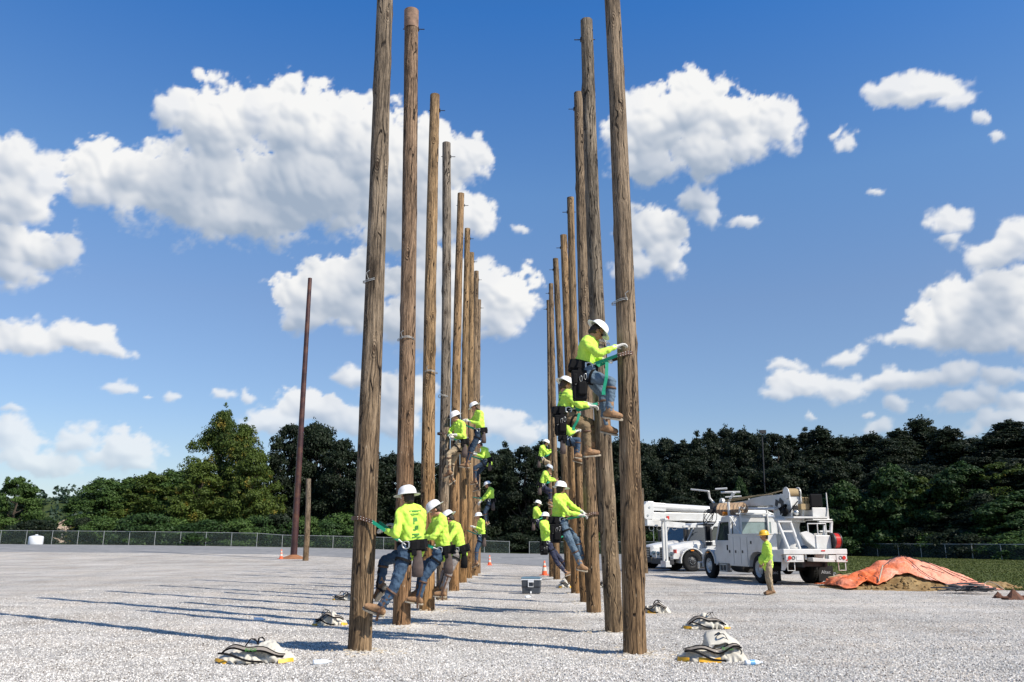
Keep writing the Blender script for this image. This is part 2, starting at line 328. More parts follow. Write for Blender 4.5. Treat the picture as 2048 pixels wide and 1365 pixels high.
def gravel_mat():
    m, t, p, o = new_mat('crushed_limestone')
    v = t.node('ShaderNodeNewGeometry').outputs['Position']
    big = t.noise(v, 0.16, 6, 0.6); mid = t.noise(v, 1.3, 5, 0.65)
    warp = t.vmath('ADD', v, t.vmath('MULTIPLY', t.node('ShaderNodeTexNoise', {'Vector': v, 'Scale': 14.0, 'Detail': 2}).outputs[1], (0.05, 0.05, 0.05)))
    n = t.node('ShaderNodeTexVoronoi', {'Vector': warp, 'Scale': 21.0}); cellc = n.outputs['Color']; d1 = n.outputs[0]
    edge = t.vor(warp, 21.0, 'DISTANCE_TO_EDGE')
    cellv = t.node('ShaderNodeSeparateColor', {0: cellc}).outputs[0]
    n2 = t.node('ShaderNodeTexVoronoi', {'Vector': warp, 'Scale': 48.0}); cell2 = t.node('ShaderNodeSeparateColor', {0: n2.outputs['Color']}).outputs[1]
    e2 = t.vor(warp, 48.0, 'DISTANCE_TO_EDGE')
    val = t.math('MULTIPLY_ADD', cellv, 0.22, t.math('MULTIPLY_ADD', cell2, 0.17, 0.37))
    val = t.math('MULTIPLY_ADD', t.math('SUBTRACT', mid, 0.5), 0.22, val)
    val = t.math('MULTIPLY_ADD', t.math('SUBTRACT', big, 0.5), 0.36, val)
    track = t.noise(t.mapping(v, (0.10, 0.9, 1), (0, 0, 0.25)), 1.0, 5, 0.6); tr2 = t.noise(t.mapping(v, (0.6, 0.12, 1), (0, 0, -0.5)), 1.0, 4, 0.6)
    val = t.math('MULTIPLY', val, t.rng(track, 0.35, 0.62, 0.84, 1.06, True)); val = t.math('MULTIPLY', val, t.rng(tr2, 0.36, 0.60, 0.90, 1.05, True))
    val = t.math('MULTIPLY', val, t.rng(edge, 0.0, 0.10, 0.48, 1, True))
    val = t.math('MULTIPLY', val, t.rng(e2, 0.0, 0.12, 0.8, 1, True))
    dk = t.math('MULTIPLY', t.rng(cell2, 0.91, 0.96, 1, 0.28), val)
    warm = t.rng(t.noise(v, 0.5, 4, 0.6), 0.4, 0.65, 0, 1, True)
    tint = t.mix(warm, (1.0, 0.945, 0.87), (1.0, 0.905, 0.79))
    c = t.mix(1.0, t.node('ShaderNodeCombineColor', {0: dk, 1: dk, 2: dk}).outputs[0], tint, 'MULTIPLY')
    t.l.new(c, p.inputs['Base Color']); p.inputs['Roughness'].default_value = 0.95; p.inputs['Specular IOR Level'].default_value = 0.15
    h = t.math('ADD', t.math('MULTIPLY', d1, -1.0), t.math('MULTIPLY', cellv, 0.7))
    h = t.math('MULTIPLY_ADD', n2.outputs[0], -0.5, h)
    b = t.node('ShaderNodeBump', {'Height': h, 'Strength': 0.8, 'Distance': 0.022}); t.l.new(b.outputs[0], p.inputs['Normal'])
    return m
M['gravel'] = gravel_mat()
def stone_mat():
    m, t, p, o = new_mat('limestone_chips')
    r = t.node('ShaderNodeObjectInfo').outputs['Random']
    k = t.rng(r, 0, 1, 0.32, 0.76)
    c = t.mix(t.rng(r, 0.93, 0.95), t.node('ShaderNodeCombineColor', {0: k, 1: t.math('MULTIPLY', k, 0.965), 2: t.math('MULTIPLY', k, 0.91)}).outputs[0], (0.16, 0.14, 0.12))
    t.l.new(c, p.inputs['Base Color']); p.inputs['Roughness'].default_value = 0.95; p.inputs['Specular IOR Level'].default_value = 0.15
    return m
M['stone'] = stone_mat()
def ground_mat(name, a, b, sc, c3=None, bump=0.02, bs=12):
    m, t, p, o = new_mat(name)
    v = t.node('ShaderNodeNewGeometry').outputs['Position']
    f = t.rng(t.noise(v, sc, 8, 0.65), 0.35, 0.65, 0, 1, True)
    c = t.mix(f, a, b)
    if c3:
        st = t.noise(t.mapping(v, (0.25, 1.6, 1)), sc * 0.6, 5, 0.6)
        c = t.mix(t.rng(st, 0.5, 0.66, 0, 0.8, True), c, c3)
    t.l.new(c, p.inputs['Base Color']); p.inputs['Roughness'].default_value = 0.95; p.inputs['Specular IOR Level'].default_value = 0.2
    bb = t.node('ShaderNodeBump', {'Height': t.noise(v, bs, 6, 0.7), 'Strength': 0.8, 'Distance': bump}); t.l.new(bb.outputs[0], p.inputs['Normal'])
    return m
M['asphalt'] = ground_mat('grey_packed_road', (0.17, 0.175, 0.18), (0.25, 0.25, 0.25), 1.4, (0.33, 0.32, 0.31))
M['grassbase'] = ground_mat('mown_grass_turf', (0.040, 0.058, 0.010), (0.080, 0.100, 0.020), 0.5, (0.12, 0.12, 0.04), 0.05, 14)
M['field'] = ground_mat('field_soil_and_grass', (0.03, 0.05, 0.014), (0.06, 0.08, 0.025), 0.2)
M['dirt'] = ground_mat('brown_subsoil', (0.19, 0.115, 0.045), (0.36, 0.25, 0.12), 3.0, None, 0.06, 9)
M['dust'] = ground_mat('white_stone_dust', (0.60, 0.585, 0.55), (0.74, 0.725, 0.69), 4.0, None, 0.02, 30)

def leaf_mat(name, dark, light, gold=None, goldamt=0.0):
    m, t, p, o = new_mat(name)
    g = t.node('ShaderNodeNewGeometry')
    tone = t.node('ShaderNodeAttribute', attribute_name='tone').outputs['Fac']
    rnd = t.node('ShaderNodeObjectInfo').outputs['Random']
    f = t.math('MULTIPLY_ADD', rnd, 0.3, t.math('MULTIPLY', tone, 0.8), clamp=True)
    c = t.mix(f, dark, light)
    if gold:
        nn = t.noise(t.node('ShaderNodeTexCoord').outputs['Object'], 0.35, 3, 0.6)
        c = t.mix(t.math('MULTIPLY', t.rng(nn, 0.585, 0.66, 0, 1, True), goldamt), c, gold)
    t.l.new(c, p.inputs['Base Color']); p.inputs['Roughness'].default_value = 0.6; p.inputs['Specular IOR Level'].default_value = 0.25
    tr = t.node('ShaderNodeBsdfTranslucent', {'Color': c})
    mx = t.node('ShaderNodeMixShader', {0: 0.25}); t.l.new(p.outputs[0], mx.inputs[1]); t.l.new(tr.outputs[0], mx.inputs[2])
    t.l.new(mx.outputs[0], o.inputs[0]); return m
M['leafdark'] = leaf_mat('dark_foliage', (0.006, 0.012, 0.006), (0.020, 0.033, 0.013))
M['leafmid'] = leaf_mat('green_foliage', (0.018, 0.046, 0.012), (0.082, 0.140, 0.030))
M['leafgold'] = leaf_mat('turning_foliage', (0.020, 0.042, 0.008), (0.088, 0.125, 0.020), (0.26, 0.19, 0.03), 0.75)
M['leafbush'] = leaf_mat('bright_green_foliage', (0.012, 0.030, 0.009), (0.042, 0.085, 0.020))
M['blade'] = leaf_mat('grass_blades', (0.045, 0.062, 0.012), (0.115, 0.135, 0.032))
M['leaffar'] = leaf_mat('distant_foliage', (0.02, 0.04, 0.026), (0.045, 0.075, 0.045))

def chainlink():
    m, t, p, o = new_mat('chain_link_wire')
    v = t.node('ShaderNodeTexCoord').outputs['Object']
    s = t.node('ShaderNodeSeparateXYZ', {0: v}).outputs
    a = t.math('PINGPONG', t.math('ADD', s[0], s[2]), 0.06); b = t.math('PINGPONG', t.math('SUBTRACT', s[0], s[2]), 0.06)
    k = t.math('MAXIMUM', t.rng(a, 0.0, 0.010, 1, 0), t.rng(b, 0.0, 0.010, 1, 0))
    p.inputs['Base Color'].default_value = (0.11, 0.15, 0.13, 1); p.inputs['Roughness'].default_value = 0.6
    t.l.new(t.math('MULTIPLY', k, 1.0, clamp=True), p.inputs['Alpha']); return m
M['chain'] = chainlink()
def tarp_mat():
    m, t, p, o = new_mat('sun_bleached_orange_tarp')
    v = t.node('ShaderNodeTexCoord').outputs['Object']
    x = t.node('ShaderNodeSeparateXYZ', {0: v}).outputs[0]
    n = t.noise(v, 0.9, 5, 0.6)
    f = t.rng(t.math('ADD', t.math('MULTIPLY', n, 1.2), t.math('MULTIPLY', x, 0.10)), 0.28, 0.72, 0, 1, True)
    c = t.mix(f, (0.78, 0.16, 0.04), (0.80, 0.33, 0.21))
    c = t.mix(t.rng(t.noise(v, 2.3, 5, 0.7), 0.56, 0.7, 0, 0.55, True), c, (0.80, 0.52, 0.43))
    t.l.new(c, p.inputs['Base Color']); p.inputs['Roughness'].default_value = 0.55
    b = t.node('ShaderNodeBump', {'Height': t.noise(v, 4.5, 5, 0.6, 0.8), 'Strength': 1.0, 'Distance': 0.07}); t.l.new(b.outputs[0], p.inputs['Normal'])
    return m
M['tarp'] = tarp_mat()

# ---------------------------------------------------------------- mesh helpers
class MB:
    def __init__(s): s.v = []; s.f = []; s.sm = []
    def add(s, vs_, fs, smooth=False):
        b = len(s.v); s.v += [tuple(p) for p in vs_]; s.f += [tuple(i + b for i in f) for f in fs]; s.sm += [smooth] * len(fs); return s
    def box(s, c, d, rot=None, taper=(1, 1)):
        hx, hy, hz = d[0] / 2, d[1] / 2, d[2] / 2; tx, ty = taper
        P = [Vector((x * (tx if z > 0 else 1), y * (ty if z > 0 else 1), z)) for z in (-hz, hz) for x, y in ((-hx, -hy), (hx, -hy), (hx, hy), (-hx, hy))]
        if rot is not None: P = [rot @ q for q in P]
        c = Vector(c)
        return s.add([q + c for q in P], [(3, 2, 1, 0), (4, 5, 6, 7), (0, 1, 5, 4), (1, 2, 6, 5), (2, 3, 7, 6), (3, 0, 4, 7)])
    def prism(s, poly, axis, a, b):
        """poly in the plane of the two other axes, extruded along axis from a to b"""
        n = len(poly)
        def pt(u, w_, t):
            return {'x': (t, u, w_), 'y': (u, t, w_), 'z': (u, w_, t)}[axis]
        V = [pt(u, w_, a) for u, w_ in poly] + [pt(u, w_, b) for u, w_ in poly]
        return s.add(V, [tuple(range(n)), tuple(range(2 * n - 1, n - 1, -1))] + [(i, i + n, (i + 1) % n + n, (i + 1) % n) for i in range(n)])
    def tube(s, pts, r, n=10, cap=True, smooth=True, flat=1.0, up=None):
        pts = [Vector(p) for p in pts]; k = len(pts); rs = r if isinstance(r, (list, tuple)) else [r] * k
        V = []; prev = None
        for i, p in enumerate(pts):
            t = (pts[min(i + 1, k - 1)] - pts[max(i - 1, 0)])
            t = t.normalized() if t.length > 1e-9 else Vector((0, 0, 1))
            if prev is None:
                a = Vector(up) if up is not None else (Vector((0, 0, 1)) if abs(t.z) < 0.9 else Vector((1, 0, 0)))
            else: a = prev
            a = (a - t * a.dot(t)); a = a.normalized() if a.length > 1e-6 else t.orthogonal().normalized()
            prev = a; b = t.cross(a)
            for j in range(n):
                th = 2 * math.pi * j / n
                V.append(p + a * (math.cos(th) * rs[i]) + b * (math.sin(th) * rs[i] * flat))
        Fc = [(i * n + j, i * n + (j + 1) % n, (i + 1) * n + (j + 1) % n, (i + 1) * n + j) for i in range(k - 1) for j in range(n)]
        s.add(V, Fc, smooth)
        if cap:
            s.add([V[j] for j in range(n)], [tuple(range(n - 1, -1, -1))]); s.add([V[(k - 1) * n + j] for j in range(n)], [tuple(range(n))])
        return s
    def sphere(s, c, r, n=10, m=7, rot=None):
        c = Vector(c); R = (r, r, r) if isinstance(r, (int, float)) else r; V = []
        for i in range(m + 1):
            ph = math.pi * i / m
            for j in range(n):
                th = 2 * math.pi * j / n
                q = Vector((math.sin(ph) * math.cos(th) * R[0], math.sin(ph) * math.sin(th) * R[1], math.cos(ph) * R[2]))
                V.append(c + (rot @ q if rot is not None else q))
        Fc = []
        for i in range(m):
            for j in range(n):
                q = (i * n + j, (i + 1) * n + j, (i + 1) * n + (j + 1) % n, i * n + (j + 1) % n)
                Fc.append(q)
        return s.add(V, Fc, True)
    def capsule(s, p0, p1, r0, r1, n=10):
        p0, p1 = Vector(p0), Vector(p1)
        s.sphere(p0, r0, n, 6); s.sphere(p1, r1, n, 6)
        if (p1 - p0).length > 1e-4: s.tube([p0, p1], [r0, r1], n)
        return s
    def lathe(s, prof, c=(0, 0, 0), rot=None, n=20, smooth=True):
        """prof: (radius, height) list round the local z axis"""
        c = Vector(c); V = []
        for r, z in prof:
            for j in range(n):
                th = 2 * math.pi * j / n; q = Vector((r * math.cos(th), r * math.sin(th), z))
                V.append(c + (rot @ q if rot is not None else q))
        return s.add(V, [(i * n + j, i * n + (j + 1) % n, (i + 1) * n + (j + 1) % n, (i + 1) * n + j) for i in range(len(prof) - 1) for j in range(n)], smooth)
    def ribbon(s, pts, wdir, wid, th=0.006):
        """a strap of rectangular section"""
        pts = [Vector(p) for p in pts]; k = len(pts); V = []
        for i, p in enumerate(pts):
            t = (pts[min(i + 1, k - 1)] - pts[max(i - 1, 0)]).normalized(); wd = Vector(wdir); wd = (wd - t * wd.dot(t)).normalized(); nn = t.cross(wd)
            for a, b in ((-1, -1), (1, -1), (1, 1), (-1, 1)): V.append(p + wd * (a * wid / 2) + nn * (b * th / 2))
        Fc = [(i * 4 + j, i * 4 + (j + 1) % 4, (i + 1) * 4 + (j + 1) % 4, (i + 1) * 4 + j) for i in range(k - 1) for j in range(4)] + [(3, 2, 1, 0), tuple((k - 1) * 4 + j for j in range(4))]
        return s.add(V, Fc)
    def build(s, name, m, parent=None, bevel=0, origin=None):
        me = bpy.data.meshes.new(name)
        V = s.v if origin is None else [(x - origin[0], y - origin[1], z - origin[2]) for x, y, z in s.v]
        me.from_pydata(V, [], s.f); me.materials.append(m if not isinstance(m, str) else M[m])
        me.polygons.foreach_set('use_smooth', s.sm); me.update()
        o = bpy.data.objects.new(name, me); COL.objects.link(o)
        if parent is not None: o.parent = parent
        if bevel:
            b = o.modifiers.new('bevel', 'BEVEL'); b.width = bevel; b.segments = 2; b.limit_method = 'ANGLE'
        return o
def tag(o, label, cat, group=None):
    o['label'] = label; o['category'] = cat
    if group: o['group'] = group
    return o
def structure(o): o['kind'] = 'structure'; return o
def thing(name, label, cat, loc=(0, 0, 0), rz=0.0, group=None):
    o = bpy.data.objects.new(name, None); COL.objects.link(o); o.empty_display_size = 0.2
    o.location = loc; o.rotation_euler = (0, 0, rz); return tag(o, label, cat, group)
def remesh(mb, voxel, smooth_it=3, disp=0.0, dscale=0.2):
    """fuse overlapping shapes into one skin"""
    me = bpy.data.meshes.new('t'); me.from_pydata(mb.v, [], mb.f); o = bpy.data.objects.new('t', me); COL.objects.link(o)
    r = o.modifiers.new('r', 'REMESH'); r.mode = 'VOXEL'; r.voxel_size = voxel; r.use_smooth_shade = True
    if smooth_it:
        sm = o.modifiers.new('s', 'SMOOTH'); sm.factor = 0.5; sm.iterations = smooth_it
    dg = bpy.context.evaluated_depsgraph_get(); dg.update()
    me2 = bpy.data.meshes.new_from_object(o.evaluated_get(dg))
    bpy.data.objects.remove(o); bpy.data.meshes.remove(me)
    if disp:
        n = len(me2.vertices); co = np.empty(n * 3); me2.vertices.foreach_get('co', co); co = co.reshape(-1, 3)
        no = np.empty(n * 3); me2.vertices.foreach_get('normal', no); no = no.reshape(-1, 3)
        rs = np.random.default_rng(n); d = np.zeros(n)
        for k in range(9):                                   # folds: a few slanted waves bent by each other
            a = rs.normal(size=3); a /= np.linalg.norm(a); a *= (1 + 1.4 * rs.random()) * 2 * math.pi / dscale * 0.5
            b = rs.normal(size=3) * 2 * math.pi / dscale * 0.35
            d += np.abs(np.sin(co @ a + 1.7 * np.sin(co @ b + rs.random() * 6) + rs.random() * 6)) - 0.6
        co += no * (d / 3.0 * disp)[:, None]
        me2.vertices.foreach_set('co', co.ravel()); me2.update()
    me2.polygons.foreach_set('use_smooth', [True] * len(me2.polygons))
    return me2
def link_mesh(name, me, m, parent):
    me.materials.clear(); me.materials.append(M[m] if isinstance(m, str) else m)
    o = bpy.data.objects.new(name, me); COL.objects.link(o); o.parent = parent; return o
def copy_tree(o, parent=None):
    c = o.copy(); COL.objects.link(c)
    if parent is not None: c.parent = parent
    for ch in list(o.children): copy_tree(ch, c)
    return c

# ================================================================ SETTING
# pole foot (px, py), pole head (px, py), foot diameter, head diameter, tint
POLES_L = [((719,1308),(775,-170),.315,.245,(1.0,.93,.84)), ((803,1254),(823,24),.312,.285,(1.12,.90,.74)), ((854,1224),(870,191),.325,.235,(1.42,1.12,.76)),
           ((883,1203),(893,287),.285,.235,(1.05,1.04,1.02)), ((908,1184),(922,388),.315,.23,(1.3,1.0,.68)), ((925,1167),(935,458),.30,.22,(1.35,1.05,.68)),
           ((937,1158),(943,506),.29,.22,(1.3,1.02,.68)), ((949,1153),(953,543),.29,.22,(1.1,.92,.72)), ((956,1149),(958,600),.25,.18,(1.05,.9,.75))]
POLES_R = [((1270,1310),(1216,-170),.312,.235,(1.06,.95,.82)), ((1229,1268),(1173,42),.30,.235,(1.0,.98,.93)), ((1188,1229),(1157,187),.305,.225,(.98,.86,.72)),
           ((1170,1207),(1141,396),.23,.19,(1.1,.9,.65)), ((1154,1189),(1127,471),.33,.21,(1.4,1.08,.72)), ((1138,1174),(1111,518),.26,.2,(1.0,.84,.62)),
           ((1114,1161),(1102,568),.26,.19,(.95,.8,.62)), ((1104,1155),(1097,601),.25,.17,(.95,.8,.62))]
def pole_pts(s):
    b = gnd(*s[0]); t = at(s[1][0], s[1][1], b.y); return b, t
FEET = [pole_pts(s)[0] for s in POLES_L + POLES_R]

def FENCE_Y(X):
    pts = [(-400, 104), (-70, 100), (0, 102), (15, 98), (35.7, 84), (40, 65), (46, 47), (60, 20), (75, 0)]
    for (x0, y0), (x1, y1) in zip(pts, pts[1:]):
        if X <= x1: return y0 + (y1 - y0) * (X - x0) / (x1 - x0)
    return 0
def lines(segs):
    out = []
    for a, b, st in segs: out += list(np.arange(a, b, st))
    return out + [segs[-1][1]]
xs = lines([(-1800,-300,150),(-300,-100,20),(-100,-24,4),(-24,-12,.5),(-12,12,.11),(12,24,.5),(24,100,4),(100,300,20),(300,1800,150)])
ys = lines([(-60,4,8),(4,8,.5),(8,22,.11),(22,45,.5),(45,130,3),(130,300,17),(300,2400,150)])
def gz(x, y):
    z = G(x, y); d = 0.0
    if abs(x) < 14 and 6 < y < 46:
        z += 0.022 * (noise.noise(Vector((x * 1.1, y * 1.1, 0))) ) + 0.012 * noise.noise(Vector((x * 4, y * 4, 3)))
        for p in FEET:
            r2 = (x - p.x) ** 2 + (y - p.y) ** 2
            if r2 < 2.2: z += 0.045 * math.exp(-r2 / 0.10); d += math.exp(-r2 / (0.16 + 0.10 * (1 + noise.noise(Vector((x * 3, y * 3, 9))))))
    return z, min(1, d)
V = []; dust = []
for y in ys:
    for x in xs:
        z, d = gz(x, y); V.append((x, y, z)); dust.append(d)
nx = len(xs); Fc = [(j * nx + i, j * nx + i + 1, (j + 1) * nx + i + 1, (j + 1) * nx + i) for j in range(len(ys) - 1) for i in range(nx - 1)]
mb = MB(); mb.add(V, Fc, True); ground = structure(mb.build('gravel_ground', 'gravel'))
at_ = ground.data.attributes.new('dust', 'FLOAT', 'POINT'); at_.data.foreach_set('value', dust)
# stone dust thrown up round the pole feet is paler
_m = M['gravel']; t_ = NT(_m.node_tree); pr = next(n for n in t_.n if n.type == 'BSDF_PRINCIPLED'); src = pr.inputs['Base Color'].links[0].from_socket
dn_ = t_.node('ShaderNodeAttribute', attribute_name='dust').outputs['Fac']
t_.l.new(t_.mix(t_.math('MULTIPLY', t_.rng(dn_, 0.1, 0.8), 0.8), src, (0.66, 0.63, 0.58)), pr.inputs['Base Color'])

def sheet(name, m, poly, dz, step=2.0):
    """a draped sheet over the ground inside an outline given in metres"""
    mb = MB(); x0, x1 = min(p[0] for p in poly), max(p[0] for p in poly); y0, y1 = min(p[1] for p in poly), max(p[1] for p in poly)
    # rows across, each clipped to the outline
    ny = max(2, int((y1 - y0) / step)); rows = []
    for j in range(ny + 1):
        y = y0 + (y1 - y0) * j / ny; xi = []
        yy = min(max(y, y0 + 1e-4), y1 - 1e-4)
        for (a, b), (c, d) in zip(poly, poly[1:] + poly[:1]):
            if (b - yy) * (d - yy) < 0: xi.append(a + (c - a) * (yy - b) / (d - b))
        if len(xi) < 2: continue
        a, c = min(xi), max(xi); w1 = 0.25 * noise.noise(Vector((0, y * 0.9, dz * 77))); w2 = 0.25 * noise.noise(Vector((5, y * 0.9, dz * 77)))
        rows.append([(a + w1 + (c - a + w2 - w1) * i / 40, y) for i in range(41)])
    V = [(x, y, gz(x, y)[0] + dz) for r in rows for x, y in r]
    mb.add(V, [(j * 41 + i, j * 41 + i + 1, (j + 1) * 41 + i + 1, (j + 1) * 41 + i) for j in range(len(rows) - 1) for i in range(40)], True)
    return structure(mb.build(name, m))
sheet('packed_road', 'asphalt', [(-140, 73), (-20, 74), (-1.5, 58), (6.5, 40), (10, 38), (22, 40), (24, 96), (0, 101), (-70, 99), (-140, 100)], 0.012, 1.0)
sheet('grass_field', 'grassbase', [(12.3, 30.5), (15.8, 25.2), (19, 23.6), (60, 20), (46, 46.5), (40, 64.5), (35.5, 83.5), (24, 90), (19, 60), (15, 38)], 0.030, 1.0)

# mown grass blades on the field edge: one uncountable mass
def grass_blades(name, pts, hmin, hmax, m):
    V = np.zeros((len(pts) * 3, 3)); n = len(pts); P = np.array(pts)
    a = rng.random(n) * 6.283; h = hmin + (hmax - hmin) * rng.random(n); w_ = 0.012 + 0.0006 * P[:, 1]
    V[0::3] = P + np.stack([np.cos(a) * w_, np.sin(a) * w_, 0 * a], 1); V[1::3] = P - np.stack([np.cos(a) * w_, np.sin(a) * w_, 0 * a], 1)
    V[2::3] = P + np.stack([rng.normal(size=n) * .03, rng.normal(size=n) * .03, h], 1)
    me = bpy.data.meshes.new(name); me.from_pydata(V.tolist(), [], [(3 * i, 3 * i + 1, 3 * i + 2) for i in range(n)])
    ta = me.attributes.new('tone', 'FLOAT', 'FACE'); ta.data.foreach_set('value', rng.random(n)); me.materials.append(M[m])
    o = bpy.data.objects.new(name, me); COL.objects.link(o); o['kind'] = 'stuff'; return tag(o, 'short green grass covering the field behind the orange tarp', 'grass')
gp = []
while len(gp) < 60000:
    y = 24 + 56 * random.random() ** 1.8; x = 12 + (30 * random.random())
    edge = 12.3 + (30.5 - y) * 0.62 if y < 30.5 else 12.3 + (y - 30.5) * 0.28
    if x < edge + random.gauss(0.1, 0.35) or y > FENCE_Y(x) - 1: continue
    gp.append((x, y, 0.03))
grass_blades('mown_grass', gp, 0.02, 0.055, 'blade')

# gravel chips: instanced stones, thick near the camera
pts = []
while len(pts) < 120000:
    Y = 7.6 / (1 - random.random() * 0.74); X = (random.random() * 2 - 1) * (Y * 0.68)
    if not (abs(X) < 13.5): continue
    pts.append((X, Y))
pts = [(x, y, gz(x, y)[0]) for x, y in pts]
me = bpy.data.meshes.new('gravel_chips'); me.from_pydata(pts, [], []); chips = bpy.data.objects.new('gravel_chips', me); COL.objects.link(chips)
tag(chips, 'loose crushed limestone chips scattered over the gravel lot', 'gravel'); chips['kind'] = 'stuff'
ng = bpy.data.node_groups.new('scatter_chips', 'GeometryNodeTree'); ng.interface.new_socket('Geometry', in_out='INPUT', socket_type='NodeSocketGeometry'); ng.interface.new_socket('Geometry', in_out='OUTPUT', socket_type='NodeSocketGeometry')
g = NT(ng); gi = g.node('NodeGroupInput'); go = g.node('NodeGroupOutput')
ico = g.node('GeometryNodeMeshIcoSphere', {'Radius': 0.5, 'Subdivisions': 1})
off = g.vmath('MULTIPLY', g.vmath('SUBTRACT', g.node('ShaderNodeTexNoise', {'Scale': 2.3, 'Detail': 1}).outputs[1], (0.5, 0.5, 0.5)), (1.1, 1.1, 1.1))
sp = g.node('GeometryNodeSetPosition', {'Geometry': ico.outputs[0], 'Offset': off})
sm = g.node('GeometryNodeSetMaterial', {'Geometry': sp.outputs[0], 'Material': M['stone']})
rv = g.node('FunctionNodeRandomValue', data_type='FLOAT_VECTOR'); rv.inputs[0].default_value = (0, 0, 0); rv.inputs[1].default_value = (6.28, 6.28, 6.28)
rs = g.node('FunctionNodeRandomValue', data_type='FLOAT_VECTOR'); rs.inputs[0].default_value = (0.010, 0.010, 0.008); rs.inputs[1].default_value = (0.038, 0.030, 0.024)
rs.inputs['Seed'].default_value = 4
iop = g.node('GeometryNodeInstanceOnPoints', {'Points': g.node('GeometryNodeMeshToPoints', {'Mesh': gi.outputs[0]}).outputs[0], 'Instance': sm.outputs[0], 'Rotation': rv.outputs[0], 'Scale': rs.outputs[0]})
g.l.new(iop.outputs[0], go.inputs[0])
md = chips.modifiers.new('scatter', 'NODES'); md.node_group = ng

# ---------------------------------------------------------------- woodland floor and distant hill
def HF(X, Y):
    """ground beyond the fence; the wood on the right climbs a low hill"""
    t = Y - FENCE_Y(X); return G(X, Y) + sstep(5, 75, t) * (7.5 * sstep(-20, 25, X)) 
mb = MB(); cols = list(np.arange(-400, 74, 6.0)); tt = [0.4, 3, 6, 10, 15, 22, 30, 42, 56, 75, 110, 180, 300, 600, 1500]
V = [(x, FENCE_Y(x) + t, HF(x, FENCE_Y(x) + t) + 0.03) for x in cols for t in tt]; n = len(tt)
mb.add(V, [(i * n + j, (i + 1) * n + j, (i + 1) * n + j + 1, i * n + j + 1) for i in range(len(cols) - 1) for j in range(n - 1)], True)
structure(mb.build('woodland_floor', 'field'))
mb = MB(); V = []; hx = list(np.arange(-620, 60, 14)); hy = [430, 450, 470, 490, 510, 530, 570, 640]
def ridge(x, y): return 40 * math.sin(math.pi * sstep(420, 650, y) ) * (0.75 + 0.25 * noise.noise(Vector((x / 90, 0, 4)))) + 1
for x in hx:
    for y in hy: V.append((x, y, ridge(x, y)))
n = len(hy); mb.add(V, [(i * n + j, (i + 1) * n + j, (i + 1) * n + j + 1, i * n + j + 1) for i in range(len(hx) - 1) for j in range(n - 1)], True)
structure(mb.build('distant_hill', 'field'))
def leaf_quads(C, N, S, tone, name, m):
    """quads at centres C facing N, size S"""
    n = len(C); up = rng.normal(size=(n, 3)); a = np.cross(N, up); a /= np.linalg.norm(a, axis=1)[:, None]; b = np.cross(N, a)
    b /= np.linalg.norm(b, axis=1)[:, None]; S = S[:, None]
    V = np.empty((n, 4, 3)); V[:, 0] = C - a * S; V[:, 1] = C - b * S * .55; V[:, 2] = C + a * S; V[:, 3] = C + b * S * .55
    me = bpy.data.meshes.new(name); me.vertices.add(n * 4); me.vertices.foreach_set('co', V.ravel())
    me.loops.add(n * 4); me.loops.foreach_set('vertex_index', np.arange(n * 4)); me.polygons.add(n)
    me.polygons.foreach_set('loop_start', np.arange(n) * 4); me.polygons.foreach_set('loop_total', np.full(n, 4)); me.update(calc_edges=True)
    ta = me.attributes.new('tone', 'FLOAT', 'FACE'); ta.data.foreach_set('value', tone.astype(np.float32)); me.materials.append(M[m]); return me
C = []
for _ in range(420):
    x = -620 + 660 * random.random(); y = 440 + 75 * random.random(); z = ridge(x, y); r = 3.5 + 3 * random.random()
    d = rng.normal(size=(45, 3)); d /= np.linalg.norm(d, axis=1)[:, None]; C.append(np.hstack([np.array([x, y, z + 3]) + d * r, d]))
C = np.vstack(C); me = leaf_quads(C[:, :3], C[:, 3:] + 0.5 * rng.normal(size=(len(C), 3)), 1.0 + rng.random(len(C)), rng.random(len(C)), 'distant_wood', 'leaffar')
o = bpy.data.objects.new('distant_wood', me); COL.objects.link(o); o['kind'] = 'stuff'; tag(o, 'far-off wooded hill seen through the gap between the trees on the left', 'wood')

